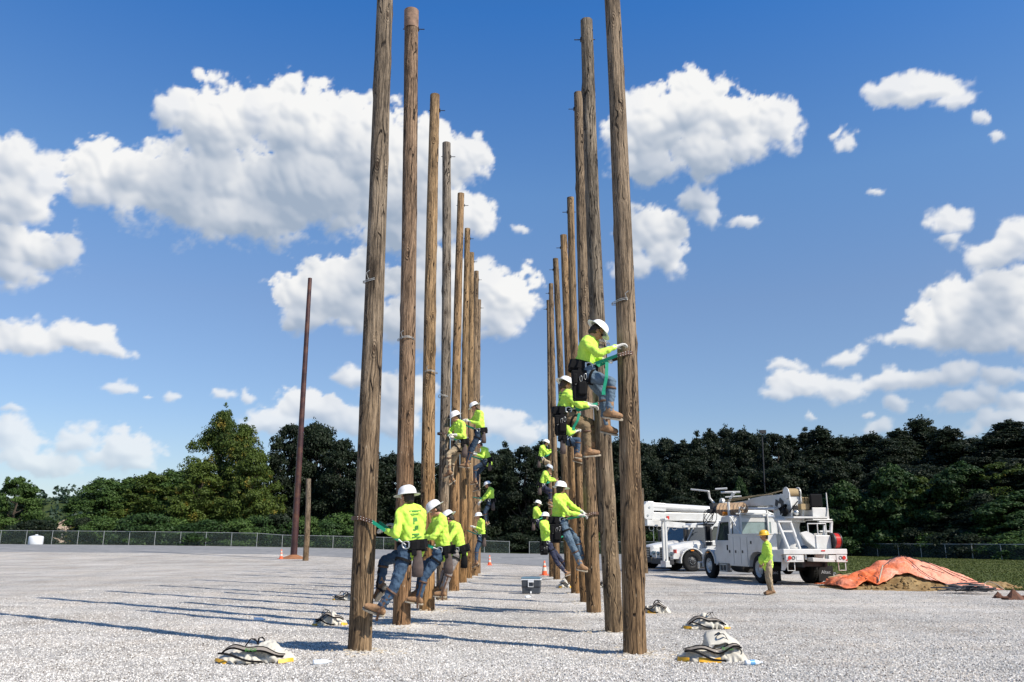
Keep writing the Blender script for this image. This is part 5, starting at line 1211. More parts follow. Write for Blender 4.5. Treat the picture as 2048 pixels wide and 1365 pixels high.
def cab(t, xb, xa, hood=1.55, style=0, zr=2.42):
    """conventional cab: xb back wall, xa front axle; builds hood, cab shell, panes, doors, mirrors, lamps"""
    yw = 1.08; xw = xb + 1.25                        # foot of the windscreen
    xf = xa + 1.0
    sh = MB()
    prof = [(xb, .62), (xw + .05, .62), (xw + .22, 1.52), (xw - .20, zr - .16), (xw - .42, zr), (xb + .12, zr + .02), (xb, zr - .10)]
    # shell as two side skins with depth, roof, floor, back wall round the openings
    for s in (-1, 1):
        lower = [(xb, .62), (xw + .05, .62), (xw + .22, 1.50), (xb, 1.50)]; sh.prism(lower, 'y', s * yw, s * (yw - .06))
        sh.prism([(xb, 1.50), (xb + .16, 1.50), (xb + .16, zr - .2), (xb, zr - .1)], 'y', s * (yw - .03), s * (yw - .10))
        sh.prism([(xb, zr - .22), (xw - .25, zr - .22), (xw - .42, zr), (xb + .1, zr)], 'y', s * (yw - .06), s * (yw - .14))
        sh.prism([(xw + .22, 1.50), (xw + .10, 1.50), (xw - .30, zr - .2), (xw - .20, zr - .16)], 'y', s * (yw - .03), s * (yw - .12))
    sh.prism([(xb, zr - .08), (xw - .36, zr - .08), (xw - .42, zr), (xb + .3, zr + .06), (xb, zr)], 'y', -yw + .14, yw - .14)
    for a_, b_ in ((.62, 1.50), (zr - .22, zr - .02)): sh.box((xb + .03, 0, (a_ + b_) / 2), (.06, 2 * yw - .06, b_ - a_))
    for yy in (-.82, 0.78): sh.box((xb + .032, yy, (1.5 + zr - .2) / 2), (.055, .30, zr - 1.7))
    sh.box(((xb + xw) / 2, 0, .66), (xw - xb, 2 * yw - .14, .06)); sh.box((xw + .10, 0, 1.06), (.08, 2 * yw - .14, .88))
    so = sh.build('cab_shell', 'white', t, .012)
    MB().box((xb + .03, -.02, (1.5 + zr - .21) / 2), (.02, 1.32, zr - 1.72)).build('rear_window', 'glasslight', t)
    MB().add([(xw + .17, -yw + .12, 1.50), (xw + .17, yw - .12, 1.50), (xw - .25, yw - .16, zr - .18), (xw - .25, -yw + .16, zr - .18), (xw + .15, -yw + .12, 1.49), (xw + .15, yw - .12, 1.49), (xw - .27, yw - .16, zr - .19), (xw - .27, -yw + .16, zr - .19)], [(0, 1, 2, 3), (7, 6, 5, 4), (0, 4, 5, 1), (2, 6, 7, 3)]).build('windscreen', 'glass', t)
    st = MB(); st.box((xw - .75, 0, 1.25), (.5, 1.7, .5)); st.box((xw - .98, .45, 1.6), (.12, .5, .7)); st.box((xw - .98, -.45, 1.6), (.12, .5, .7)); st.tube(ring_pts(Vector((xw - .30, .45, 1.55)), Vector((-.8, 0, .6)), .2, .2, 14), .018, 6, cap=False); st.build('seats', 'black', t)
    for s in (-1, 1):
        d = MB(); d.prism([(xb + .12, .70), (xw - .02, .70), (xw + .10, 1.46), (xb + .12, 1.46)], 'y', s * (yw + .002), s * (yw + .016)); do = d.build('door', 'white', t, .008)
        MB().box((xb + .26, s * (yw + .028), 1.22), (.05, .03, .20)).build('handle', 'black', do)
        wn = MB(); wn.prism([(xb + .18, 1.50), (xw + .06, 1.50), (xw - .32, zr - .26), (xb + .20, zr - .26)], 'y', s * (yw - .062), s * (yw - .075)); wn.build('side_window', 'glass', do)
        fr = MB(); P_ = [(xb + .17, 1.50), (xw + .08, 1.49), (xw - .31, zr - .24), (xb + .19, zr - .24), (xb + .17, 1.50)]
        fr.tube([(a_, s * (yw - .055), b_) for a_, b_ in P_], .018, 5); fr.build('window_seal', 'black', do)
        mi = MB(); mx = xw + .12; mi.box((mx, s * (yw + .34), 1.78), (.10, .20, .62)); mi.box((mx, s * (yw + .33), 1.36), (.10, .20, .16)); mi.tube([(mx - .05, s * (yw - .05), 2.22), (mx, s * (yw + .34), 2.20), (mx, s * (yw + .34), 1.30), (mx - .02, s * (yw - .02), 1.28)], .016, 6); mo = mi.build('mirror', 'blackmetal', t, .01)
        MB().box((mx - .052, s * (yw + .34), 1.78), (.008, .16, .54)).build('mirror_glass', 'black', mo)
        stp = MB(); 
        for z_ in (.32, .58): stp.box((xb + .62, s * (yw - .02), z_), (.62, .22, .05))
        for xx in (-.30, 0, .30): stp.box((xb + .62 + xx, s * (yw + .02), .45), (.04, .14, .30))
        stp.build('step', 'galv', t)
    # hood with its fenders
    zh = 1.52; h = MB(); V = []
    sec = [(xw + .16, .80, zh - .02), (xw + .9, .74, zh - .10), (xf - .18, .62, zh - .26), (xf, .52, zh - .44)]
    for (x_, hw, zt) in sec: V += [(x_, -hw - .06, .72), (x_, -hw, zt - .16), (x_, -hw * .72, zt - .02), (x_, 0, zt + .02), (x_, hw * .72, zt - .02), (x_, hw, zt - .16), (x_, hw + .06, .72)]
    Fc = [(i * 7 + j, i * 7 + j + 1, (i + 1) * 7 + j + 1, (i + 1) * 7 + j) for i in range(3) for j in range(6)] + [(6, 5, 4, 3, 2, 1, 0), tuple(range(21, 28))]
    h.add(V, Fc, True); fender(h, xa, -1.16, -.60, .60, .50, -8, 172); fender(h, xa, .60, 1.16, .60, .50, -8, 172)
    for s in (-1, 1):
        h.prism([(xa - .60, .52), (xw - .02, .60), (xw - .02, 1.14), (xa - .50, 1.10)], 'y', s * .70, s * 1.10); h.box((xf - .20, s * .80, .78), (.36, .42, .34))
    h.build('hood', 'white', t, .01)
    g_ = MB(); g_.box((xf + .012, 0, .88), (.04, .92, .56)); gr = g_.build('grille', 'blackmetal', t)
    sl = MB(); 
    for k in range(6): sl.box((xf + .04, 0, .66 + k * .09), (.02, .9, .02))
    sl.build('grille_slats', 'steel', gr)
    MB().box((xf + .12, 0, .48), (.22, 2.3, .28)).build('bumper', 'blackmetal' if style == 1 else 'steel', t, .03)
    for s in (-1, 1):
        MB().sphere((xf + .0, s * .80, .86), (.05, .15, .10), 12, 8).build('headlight', 'glasslight', t)
        MB().box((xa + .02, s * 1.18, 1.02), (.16, .03, .05)).build('marker_lamp', 'amber', t)
    MB().tube([(xb + .15 + .0, -.5, zr + .04), (xb + .15, .5, zr + .04)], .03, 6).build('roof_rail', 'white', t)
def chassis(t, x0, x1):
    c = MB()
    for s in (-1, 1): c.box(((x0 + x1) / 2, s * .42, .72), (x1 - x0, .08, .24))
    for x_ in np.arange(x0 + .2, x1, .9): c.box((x_, 0, .70), (.08, .8, .16))
    c.tube([(0, -.95, .5), (0, .95, .5)], .09, 8); c.sphere((0, 0, .5), .21, 12, 8); c.tube([(x1 - 1.3, 0, .55), (0, 0, .5)], .05, 8)
    c.tube([(x1 - 3.0, .55, .55), (x1 - 2.0, .55, .55)], .27, 12); c.build('chassis_frame', 'blackmetal', t)
def rope_drum(mb, c, r, w_, axis_rot, n=9):
    prof = [(0, -w_ / 2)]
    for k in range(n * 2 + 1): prof.append((r - (.02 if k % 2 else 0), -w_ / 2 + w_ * k / (n * 2)))
    prof.append((0, w_ / 2)); mb.lathe(prof, c, axis_rot, 20)

# ---- digger derrick truck, seen from behind on its left
t = thing('utility_truck', 'white crane truck with brown auger, seen from behind beside the orange tarp', 'truck', (10, 30.5, 0), math.radians(100), 'utility trucks parked on the lot'); T1 = t
chassis(t, -1.9, 5.0); cab(t, 2.32, 4.35)
for y in (-1, 1):
    wheel(t, 4.35, y * 1.02, .5, .28, y); wheel(t, -.12, y * 1.05, .5, .27, y, dual=True, deep=True)
# service body: compartments with doors
for s in (-1, 1):
    b = MB(); b.prism([(-.75, 1.08), (2.24, 1.08), (2.24, .55), (.62, .55), (.52, .75), (.36, .93), (.12, 1.03), (-.36, 1.03), (-.60, .93), (-.75, .80)][::-1] if False else [(2.24, .55), (2.24, 1.70), (-.72, 1.70), (-.72, .80), (-.62, .95), (-.45, 1.07), (-.12, 1.10), (.22, 1.07), (.42, .96), (.56, .78), (.60, .55)], 'y', s * .72, s * 1.20); bo = b.build('service_body', 'white', t, .008)
    for (a_, c_, z0, z1) in ((2.20, 1.80, .60, 1.62), (1.76, 1.18, .60, 1.62), (1.14, .64, .60, 1.62), (.58, -.62, 1.14, 1.62)):
        dd = MB(); dd.box(((a_ + c_) / 2, s * 1.212, (z0 + z1) / 2), (a_ - c_, .02, z1 - z0)); dr = dd.build('locker_door', 'white', bo, .006)
        MB().box(((a_ + c_) / 2 + (.12 if a_ > .6 else .3), s * 1.228, 1.08 if z0 < 1 else 1.42), (.09, .02, .10)).build('latch', 'blackmetal', dr)
    MB().box((.76, s * .96, 1.72), (2.98, .5, .035)).build('locker_lid', 'greywhite', bo)
dk = MB(); dk.box((-.55, 0, 1.10), (2.7, 1.50, .08)); dk.box((-1.30, .96, 1.09), (1.08, .44, .16)); dk.box((-1.30, -.90, 1.09), (1.08, .40, .16)); dk.box((-1.30, 1.14, .90), (1.0, .04, .24)); dk.build('deck', 'greywhite', t)
# rear of the bed
rb = MB(); rb.box((-1.96, .06, 1.12), (.30, 2.34, .17)); rbo = rb.build('tail_deck', 'white', t, .01)
tb = MB(); tb.box((-2.02, .82, .90), (.14, .64, .24)); tb.box((-2.02, -.90, .90), (.14, .40, .26)); tb.box((-2.02, -.56, .92), (.12, .26, .16)); tbo = tb.build('lamp_panel', 'white', t, .008)
for y in (1.02, -.98): MB().tube([(-2.08, y, .92), (-2.115, y, .92)], .062, 14).build('tail_lamp', 'red', tbo)
for y in (.88, -.85):
    MB().tube(ring_pts(Vector((-2.10, y, .92)), Vector((1, 0, 0)), .052, .052, 14), .010, 6, cap=False).build('lamp_ring', 'blackmetal', tbo)
for y in (1.10, -1.07): MB().tube([(-2.09, y, .84), (-2.112, y, .84)], .022, 8).build('side_marker', 'red', tbo)
pl = MB().box((-2.096, .66, .905), (.012, .22, .13)).build('number_plate', 'greywhite', tbo)
MB().box((-1.98, -.12, 1.06), (.18, .9, .02))
tr_ = MB(); tr_.prism([(.30, .93), (-.50, .86), (-.52, .78), (.28, .80)], 'x', -2.3, -1.9); tr_.box((-1.95, .36, .96), (.08, .06, .20)); tr_.box((-1.95, -.40, .96), (.08, .06, .20)); tr_.build('tail_tray', 'white', t, .006)
for y in (.94, -.94):
    sp_ = MB(); sp_.tube([(-2.0, y + .13, .80), (-2.0, y + .13, .50), (-2.0, y - .13, .50), (-2.0, y - .13, .80)], .018, 6); sp_.build('step_hoop', 'white', t)
for y in (1.02, -.98):
    MB().box((-.86, y, .36), (.02, .56, .52)).build('mud_flap', 'rubber', t)
    text_mesh('Altec', .17, 'flap_lettering', 'greytext', t, (-.875, y, .40), (math.radians(90), 0, math.radians(-90)))
ex = MB(); ex.prism([(1.12, .86), (.76, .86), (1.05, .50), (1.16, .50)], 'x', -1.75, -1.72); ex.build('splash_plate', 'greywhite', t)
text_mesh('Altec', .13, 'frame_lettering', 'greytext', t, (1.2, .475, .72), (math.radians(90), 0, math.radians(180)))
MB().box((-2.12, -.22, 1.15), (.01, .14, .04)).build('reflector', 'red', t)
# outriggers: slanting white A-frames, left and right
for s in (1, -1):
    a = MB(); a.tube([(-1.45, s * 1.02, 2.12), (-1.62, s * .78, 1.20)], .055, 6); a.tube([(-1.45, s * .55, 2.12), (-1.62, s * .36, 1.20)], .055, 6) if s > 0 else a.tube([(-1.45, s * .75, 2.0), (-1.6, s * .5, 1.2)], .05, 6)
    a.box((-1.5, s * .72, 1.80), (.08, .42, .06)); a.box((-1.46, s * .78, 2.13), (.12, .52, .05)); a.build('outrigger_frame', 'white', t)
ar = MB(); ar.prism([(.34, 1.74), (.10, 1.80), (-.12, 1.70), (-.50, 1.24), (-.20, 1.20), (.12, 1.46)], 'x', -1.72, -1.60); ar.build('outrigger_arm', 'white', t, .01)
# pedestal and turntable
pd = MB(); pd.lathe([(.0, 1.14), (.50, 1.14), (.46, 1.24), (.33, 1.62), (.30, 1.95), (.34, 2.12), (.34, 2.14)], (-.45, 0, 0), n=20); pd.build('pedestal', 'greywhite', t)
tt_ = MB(); tt_.lathe([(0, 2.13), (.52, 2.13), (.55, 2.18), (.55, 2.26), (0, 2.28)], (-.45, 0, 0), n=24); tt_.box((-.7, -.28, 2.28), (1.5, 1.35, .06)); tto = tt_.build('turntable', 'white', t)
bk = MB()
for s in (-1, 1): bk.prism([(-.98, 2.28), (.10, 2.28), (.28, 2.60), (.30, 3.02), (-.30, 3.30), (-.95, 3.26), (-1.05, 2.75)], 'y', s * .24, s * .19)
bk.build('boom_bracket', 'white', t, .01)
bm_ = MB(); V = []
for x_, z0, z1, hw in ((-.9, 2.86, 3.28, .17), (1.2, 2.94, 3.30, .17), (2.4, 2.98, 3.24, .16)): V += [(x_, -hw, z0), (x_, hw, z0), (x_, hw, z1), (x_, -hw, z1)]
bm_.add(V, [(i * 4 + j, i * 4 + (j + 1) % 4, (i + 1) * 4 + (j + 1) % 4, (i + 1) * 4 + j) for i in range(2) for j in range(4)] + [(0, 1, 2, 3), (11, 10, 9, 8)]); bm_.build('boom_lower', 'white', t, .012)
b2 = MB(); V = []
for x_, z0, z1, hw in ((2.4, 3.0, 3.20, .12), (4.9, 2.98, 3.16, .11), (5.0, 2.98, 3.16, .11)): V += [(x_, -hw, z0), (x_, hw, z0), (x_, hw, z1), (x_, -hw, z1)]
b2.add(V, [(i * 4 + j, i * 4 + (j + 1) % 4, (i + 1) * 4 + (j + 1) % 4, (i + 1) * 4 + j) for i in range(2) for j in range(4)] + [(0, 1, 2, 3), (11, 10, 9, 8)]); b2.build('boom_upper', 'greywhite', t, .008)
ln = MB(); ln.tube([(-.7, .02, 3.46), (1.5, .02, 3.34), (2.6, .02, 3.36), (5.2, .02, 3.30)], .018, 5); ln.tube([(.2, .26, 3.30), (1.4, .26, 3.34), (2.4, .24, 3.28), (4.5, .2, 3.22)], .015, 5); ln.build('winch_line', 'rope', t)
rdm = MB(); rope_drum(rdm, (-.80, .03, 3.30), .17, .40, RY); rdm.build('winch_drum', 'rope', t)
for s in (-1, 1): MB().tube([(-.80, .03 + s * .22, 3.30), (-.80, .03 + s * .245, 3.30)], .215, 20).build('drum_flange', 'white', t)
wf = MB(); wf.tube([(-.95, .25, 3.0), (-1.02, .25, 3.3), (-.8, .25, 3.50), (-.5, .2, 3.42)], .02, 6); wf.build('winch_frame', 'white', t)
hy = MB(); hy.tube([(.15, 0, 2.45), (1.35, 0, 2.90)], .075, 12); hy.tube([(.0, .31, 2.62), (2.6, .31, 2.72)], .05, 8); hy.build('lift_cylinder', 'greywhite', t)
hs = MB()
for k in range(7):
    a = k * .8; hs.tube([(-.75 + .05 * k, .30, 2.35), (-.95, .38 + .04 * math.sin(a), 2.55 + .03 * k), (-.8 - .05 * math.cos(a), .33, 2.75), (-.55 + .06 * k, .28, 2.62), (-.35, .30, 2.4 + .02 * k)], .016, 5)
hs.tube([(-1.0, .30, 2.45), (-1.12, .15, 2.70), (-1.0, -.05, 2.85)], .02, 5); hs.sphere((-.80, .36, 2.50), (.20, .09, .13), 10, 8); hs.build('hydraulic_hoses', 'black', t)
mt = MB(); mt.sphere((-1.12, .10, 2.45), .10, 10, 8); mt.tube([(-1.1, .1, 2.45), (-.9, .1, 2.45)], .09, 10); mt.build('swing_motor', 'steel', t)
sg = MB(); sg.prism([(-.55, 3.02), (-.30, 3.16), (-.22, 3.04), (.02, 3.12), (.10, 2.90), (-.06, 2.84), (-.14, 2.98), (-.34, 2.94), (-.36, 2.82), (-.50, 2.86)], 'y', .255, .262); sg.build('painted_emblem', 'blackmetal', t)
MB().box((-.02, .262, 2.80), (.20, .012, .10)).build('data_plate', 'greytext', t)
# operator platform, seat and rails
pf = MB(); pf.box((-.95, -.72, 2.42), (.75, .62, .40)); pf.box((-1.0, -.70, 2.20), (.9, .75, .04)); pfo = pf.build('operator_platform', 'white', t, .01)
st = MB(); st.box((-1.25, -.62, 3.02), (.12, .46, .46)); st.box((-1.05, -.62, 2.74), (.5, .46, .12)); st.build('operator_seat', 'black', t, .04)
rl = MB(); rl.tube([(-1.35, -.98, 3.14), (-1.35, -.98, 2.55), (-1.35, -.90, 2.22)], .022, 6); rl.tube([(-1.35, -.40, 2.22), (-1.35, -1.0, 2.22)], .022, 6); rl.build('platform_rail', 'white', t)
lv = MB()
for k in range(7): lv.tube([(-1.1, -.15 - .04 * k, 2.66), (-1.14 + .02 * (k % 3), -.15 - .045 * k, 2.96)], .010, 5); lv.sphere((-1.14 + .02 * (k % 3), -.15 - .045 * k, 2.97), .022, 6, 5)
lv.box((-1.05, -.27, 2.66), (.2, .36, .2)); lv.build('control_levers', 'rope', t)
hp = MB(); hp.tube([(-1.6, -.02, 1.66), (-1.6, -.02, 2.06), (-1.6, -.70, 2.06), (-1.6, -.70, 1.66)], .025, 6); hp.tube([(-1.6, -.38, 2.06), (-1.6, -.38, 1.66)], .02, 6); hp.build('guard_hoop', 'white', t)
MB().box((-1.55, -.48, 1.43), (.42, .56, .46)).build('tool_box', 'white', t, .015)
rp = MB(); rp.tube([(-1.72, -.84, 1.48), (-1.72, -.78, 1.48)], .27, 22); rp.tube([(-1.72, -1.06, 1.48), (-1.72, -1.03, 1.48)], .27, 22); ro = rp.build('hose_reel', 'blackmetal', t)
hr = MB(); 
for k in range(5): hr.tube(ring_pts(Vector((-1.72, -.845 - .04 * k, 1.48)), Vector((0, 1, 0)), .225, .225, 20), .03, 7, cap=False)
hr.build('red_hose', 'red', ro)
jk = MB(); jk.sphere((-1.45, .10, 1.24), (.16, .13, .09), 10, 7); jk.sphere((-1.5, .22, 1.22), (.08, .07, .06), 8, 6); jk.build('blue_rag', 'jeans', t)
# boom rest frame over the cab roof
fr = MB(); fr.tube([(2.28, .62, 1.72), (2.28, .62, 2.78)], .045, 6); fr.tube([(2.28, -.52, 1.72), (2.28, -.52, 2.74)], .045, 6); fr.box((2.28, .05, 2.74), (.10, 1.25, .09)); fr.tube([(2.28, 1.04, 2.38), (1.85, .86, 1.74)], .032, 6)
fr.box((2.26, .05, 2.52), (.06, 1.5, .05)); fr.tube([(2.9, .80, 2.44), (2.9, .80, 3.0)], .05, 6); fr.tube([(2.28, -.52, 2.60), (2.28, -1.0, 2.42), (2.28, -1.02, 1.8)], .035, 6); fr.build('boom_rest', 'greywhite', t)
MB().box((3.35, .75, 2.56), (.14, .20, .12)).build('warning_beacon', 'amber', t)
MB().box((.7, -.30, 2.60), (.9, .30, .03)).build('red_strip', 'red', t)
# auger: a helix of soil-caked flighting round its shaft
au = MB(); ax = [(2.25, .48, 2.84), (4.45, .48, 2.90)]; au.tube(ax, .075, 10); nT = 6.5; N_ = 130; V = []
for i in range(N_ + 1):
    k = i / N_; a = k * nT * 6.2832; x_ = 2.25 + 2.1 * k; zc = 2.84 + .06 * k
    for r_, dx in ((.07, 0), (.27, -.012), (.275, .035), (.07, .04)): V.append((x_ + dx, .48 + math.cos(a) * r_, zc + math.sin(a) * r_))
au.add(V, [(i * 4 + j, i * 4 + (j + 1) % 4, (i + 1) * 4 + (j + 1) % 4, (i + 1) * 4 + j) for i in range(N_) for j in range(4)] + [(0, 1, 2, 3), tuple(N_ * 4 + j for j in (3, 2, 1, 0))])
for k in range(7): a = k * .9; au.box((2.20, .48 + math.cos(a) * .13, 2.84 + math.sin(a) * .13), (.14, .06, .05), Matrix.Rotation(a, 3, 'X'))
auo = au.build('auger', 'auger', t)
# boom-tip tangle: pole guides, sheaves, digger motor, hoses
tp = MB(); tp.box((5.05, 0, 3.06), (.40, .34, .34)); tp.tube([(5.3, .28, 3.12), (5.6, .42, 3.45), (5.35, .55, 3.72)], .05, 8); tp.tube([(5.2, -.20, 3.12), (5.0, -.30, 3.45), (4.8, -.34, 3.66)], .05, 8)
tp.tube([(5.35, .55, 3.72), (6.1, 1.05, 3.84)], .035, 6); tp.tube([(5.1, .10, 3.66), (4.7, -.60, 3.66)], .045, 6); tp.tube([(5.2, .3, 3.80), (4.9, -.1, 3.82)], .04, 6); tp.tube([(4.9, .0, 3.45), (4.6, -.6, 3.48)], .03, 6)
tp.tube([(4.95, -.1, 3.2), (4.6, -.32, 3.62)], .03, 6); tp.tube([(5.0, .05, 3.24), (5.0, .17, 3.24)], .17, 16); tp.build('pole_guides', 'white', t)
gm = MB(); gm.tube([(4.95, .48, 2.95), (4.45, .48, 2.90)], .17, 14); gm.box((4.92, .48, 3.02), (.34, .36, .34)); gm.tube([(5.1, .70, 2.86), (4.7, .72, 2.84)], .10, 10)
gm.build('auger_motor', 'blackmetal', t)
ho = MB()
for k in range(4):
    r_ = .24 + .05 * k; c = Vector((5.2 - .06 * k, .70, 2.66 - .03 * k)); ho.tube([c + Vector((math.cos(a) * .12, math.sin(a) * r_ * .8, math.cos(a + k) * r_)) for a in np.linspace(0, 6.2, 16)], .014, 5)
ho.build('looped_hoses', 'black', t)

for o in T1.children:
    if o.name.split('.')[0] in ('boom_lower', 'boom_upper', 'winch_line', 'winch_drum', 'winch_frame', 'drum_flange', 'painted_emblem', 'data_plate', 'pole_guides', 'auger', 'auger_motor', 'looped_hoses', 'boom_bracket', 'operator_seat'): o.location.z -= .15
# ---- bucket truck, facing left behind it, and a third truck further back
def bucket_truck(loc, rz, label, boom=True):
    t = thing('utility_truck', label, 'truck', loc, rz, 'utility trucks parked on the lot')
    chassis(t, -1.5, 5.4); cab(t, 2.45, 4.7, style=1, zr=2.40)
    for y in (-1, 1): wheel(t, 4.7, y * 1.0, .5, .28, y, rim='blackmetal' if boom else 'alu'); wheel(t, 0, y * 1.02, .5, .27, y, dual=True, deep=True)
    for s in (-1, 1):
        b = MB(); b.box((.25, s * .96, 1.30), (4.1, .46, .62)); bo = b.build('service_body', 'white', t, .01)
        for k in range(4):
            d = MB(); d.box((1.85 - k * 1.02, s * 1.198, 1.30), (.96, .02, .54)); MB().box((1.85 - k * 1.02, s * 1.215, 1.3), (.08, .02, .08)).build('latch', 'blackmetal', d.build('locker_door', 'white', bo, .005))
    return t
A2 = math.radians(194)
def loc2(px, Y, x, y, a):            # place so that local (x, y) is seen at px, Y metres away
    F_ = Vector((math.cos(a), math.sin(a), 0)); L_ = Vector((-F_.y, F_.x, 0)); w_ = at(px, 1120, Y); w_.z = 0; return w_ - F_ * x - L_ * y
t = bucket_truck(loc2(1385, 41.5, 4.7, 1.1, A2), A2, 'white bucket truck facing left, folded boom above its cab, by the grey pole stub'); T2 = t
def boxbeam(mb, p, q, h0, h1, w_):
    p, q = Vector(p), Vector(q); V = []
    for c, h in ((p, h0), (q, h1)): V += [(c.x, c.y - w_ / 2, c.z - h / 2), (c.x, c.y + w_ / 2, c.z - h / 2), (c.x, c.y + w_ / 2, c.z + h / 2), (c.x, c.y - w_ / 2, c.z + h / 2)]
    mb.add(V, [(0, 1, 2, 3), (7, 6, 5, 4)] + [(j, j + 4, (j + 1) % 4 + 4, (j + 1) % 4) for j in range(4)])
b = MB(); boxbeam(b, (-.4, 0, 3.02), (6.38, 0, 3.12), .46, .40, .34); b.build('boom_lower', 'white', t, .03)
b = MB(); b.tube([(6.63, .05, 3.62), (-.2, .05, 3.30)], [.20, .20], 12); boxbeam(b, (6.68, .05, 3.62), (5.6, .05, 3.56), .42, .40, .36); b.build('boom_upper', 'white', t, .02)
b = MB(); b.prism([(6.38, 2.95), (6.73, 2.95), (7.1, 3.20), (7.1, 3.42), (6.58, 3.86), (6.28, 3.85), (6.28, 3.3)], 'y', -.24, .29); bo = b.build('boom_elbow', 'white', t, .03)
for x_, z_ in ((6.88, 3.3), (6.53, 3.55), (6.63, 3.15)): MB().tube([(x_, -.26, z_), (x_, .31, z_)], .055, 10).build('pin', 'steel', bo)
b = MB(); boxbeam(b, (6.68, .05, 2.80), (4.6, .05, 2.66), .30, .26, .5); b.build('jib_tray', 'greywhite', t, .01)
b = MB()
for k in range(4): b.tube(ring_pts(Vector((6.38 - .42 * k, .1, 2.52)), Vector((0, 1, 0)), .13, .13 - .02 * k, 12), .018, 5, cap=False)
b.tube([(6.28, .1, 2.4), (6.28, .1, 1.9)], .02, 5); b.build('tool_hooks', 'steel', t)
b = MB(); b.tube([(-.3, .05, 3.20), (4.8, .05, 2.90)], .03, 6); b.tube([(4.9, .26, 2.94), (.5, .26, 2.86)], .022, 6)
for k in range(9): b.box((4.6 - k * .4, .20, 2.62), (.28, .3, .10))
b.build('ladder_rack', 'greywhite', t)
b = MB(); b.lathe([(0, 1.1), (.5, 1.1), (.36, 1.9), (.34, 2.7), (0, 2.72)], (-.3, 0, 0), n=16); b.build('pedestal', 'white', t)
fr = MB(); fr.box((5.98, .62, 1.62), (.14, .14, 2.6)); fr.box((6.02, 1.02, 1.62), (.10, .10, 2.6)); fr.box((6.0, .82, 2.92), (.16, .6, .12)); fr.box((6.0, .82, .44), (.30, .62, .34)); fro = fr.build('boom_support', 'white', t, .01)
MB().box((5.9, 1.05, 3.02), (.12, .10, .20)).build('red_lamp', 'red', fro)
MB().box((5.62, 1.10, .98), (.05, .30, .18)).build('red_reflector', 'red', t)
for o in T2.children:
    if o.name.split('.')[0] in ('boom_lower', 'boom_upper', 'boom_elbow', 'jib_tray', 'tool_hooks', 'ladder_rack'): o.location.z -= .42
    if o.name.split('.')[0] == 'boom_support': o.scale.z = .86
A3 = math.radians(203)
T3 = bucket_truck(loc2(1345, 45.5, 4.7, 1.1, A3), A3, 'third white truck, only its hood, headlight and front wheel showing farthest left', False)
MB().box((5.93, 1.0, .52), (.02, .16, .16)).build('yellow_tag', 'hatyellow', T3)

# ================================================================ SMALL THINGS
def cone(px, py, h, label):
    p = gnd(px, py); t = thing('traffic_cone', label, 'cone', p, random.random(), 'orange traffic cones'); k = h / .75
    MB().box((0, 0, .018 * k), (.40 * k, .40 * k, .036 * k)).build('base', 'orange' if k < 2 else 'black', t, .01)
    MB().lathe([(.150 * k, .03 * k), (.122 * k, .23 * k)], n=20).build('lower_cone', 'orange', t); MB().lathe([(.1235 * k, .23 * k), (.095 * k, .42 * k)], n=20).build('white_collar', 'canvas', t)
    MB().lathe([(.094 * k, .42 * k), (.080 * k, .51 * k)], n=20).build('middle_band', 'orange', t); MB().lathe([(.081 * k, .51 * k), (.058 * k, .64 * k)], n=20).build('white_collar', 'canvas', t)
    MB().lathe([(.057 * k, .64 * k), (.034 * k, .75 * k), (.0, .75 * k)], n=20).build('tip', 'orange', t); return t
def hpx(py0, py1, p): return at(1024, py0, p.y).z - at(1024, py1, p.y).z
for px, y1, y0, lb in ((562, 1118, 1099, 'orange traffic cone left of the tall dark brown pole'), (979, 1131, 1111, 'orange traffic cone standing far back between the pole rows, left of centre'), (1089, 1151, 1122, 'largest orange traffic cone, at the left foot of the right pole row')):
    p = gnd(px, y1); cone(px, y1, hpx(y0, y1, p), lb)
# cooler
p = gnd(1063, 1188); t = thing('cooler', 'charcoal cooler with white latch and spigot between the pole rows', 'cooler', p, -.12)
MB().box((0, 0, .19), (.50, .34, .38), None, (1.09, 1.09)).build('cooler_body', 'coolergrey', t, .03)
MB().box((0, 0, .20), (.535, .375, .02)).build('waist_band', 'blackmetal', t)
MB().box((0, 0, .395), (.575, .40, .035)).build('lid_rim', 'concrete', t, .012); MB().box((0, 0, .435), (.56, .39, .06)).build('cooler_lid', 'coolerlid', t, .02)
l = MB(); l.tube([(-.07, -.205, .33), (-.07, -.215, .20), (.07, -.215, .20), (.07, -.205, .33), (-.07, -.205, .33)], .014, 6); l.box((0, -.20, .36), (.17, .02, .07)); l.build('latch', 'concrete', t, .004)
l = MB(); l.tube([(0, -.17, .06), (0, -.22, .055), (0, -.23, .02)], .022, 8); l.build('spigot', 'concrete', t)

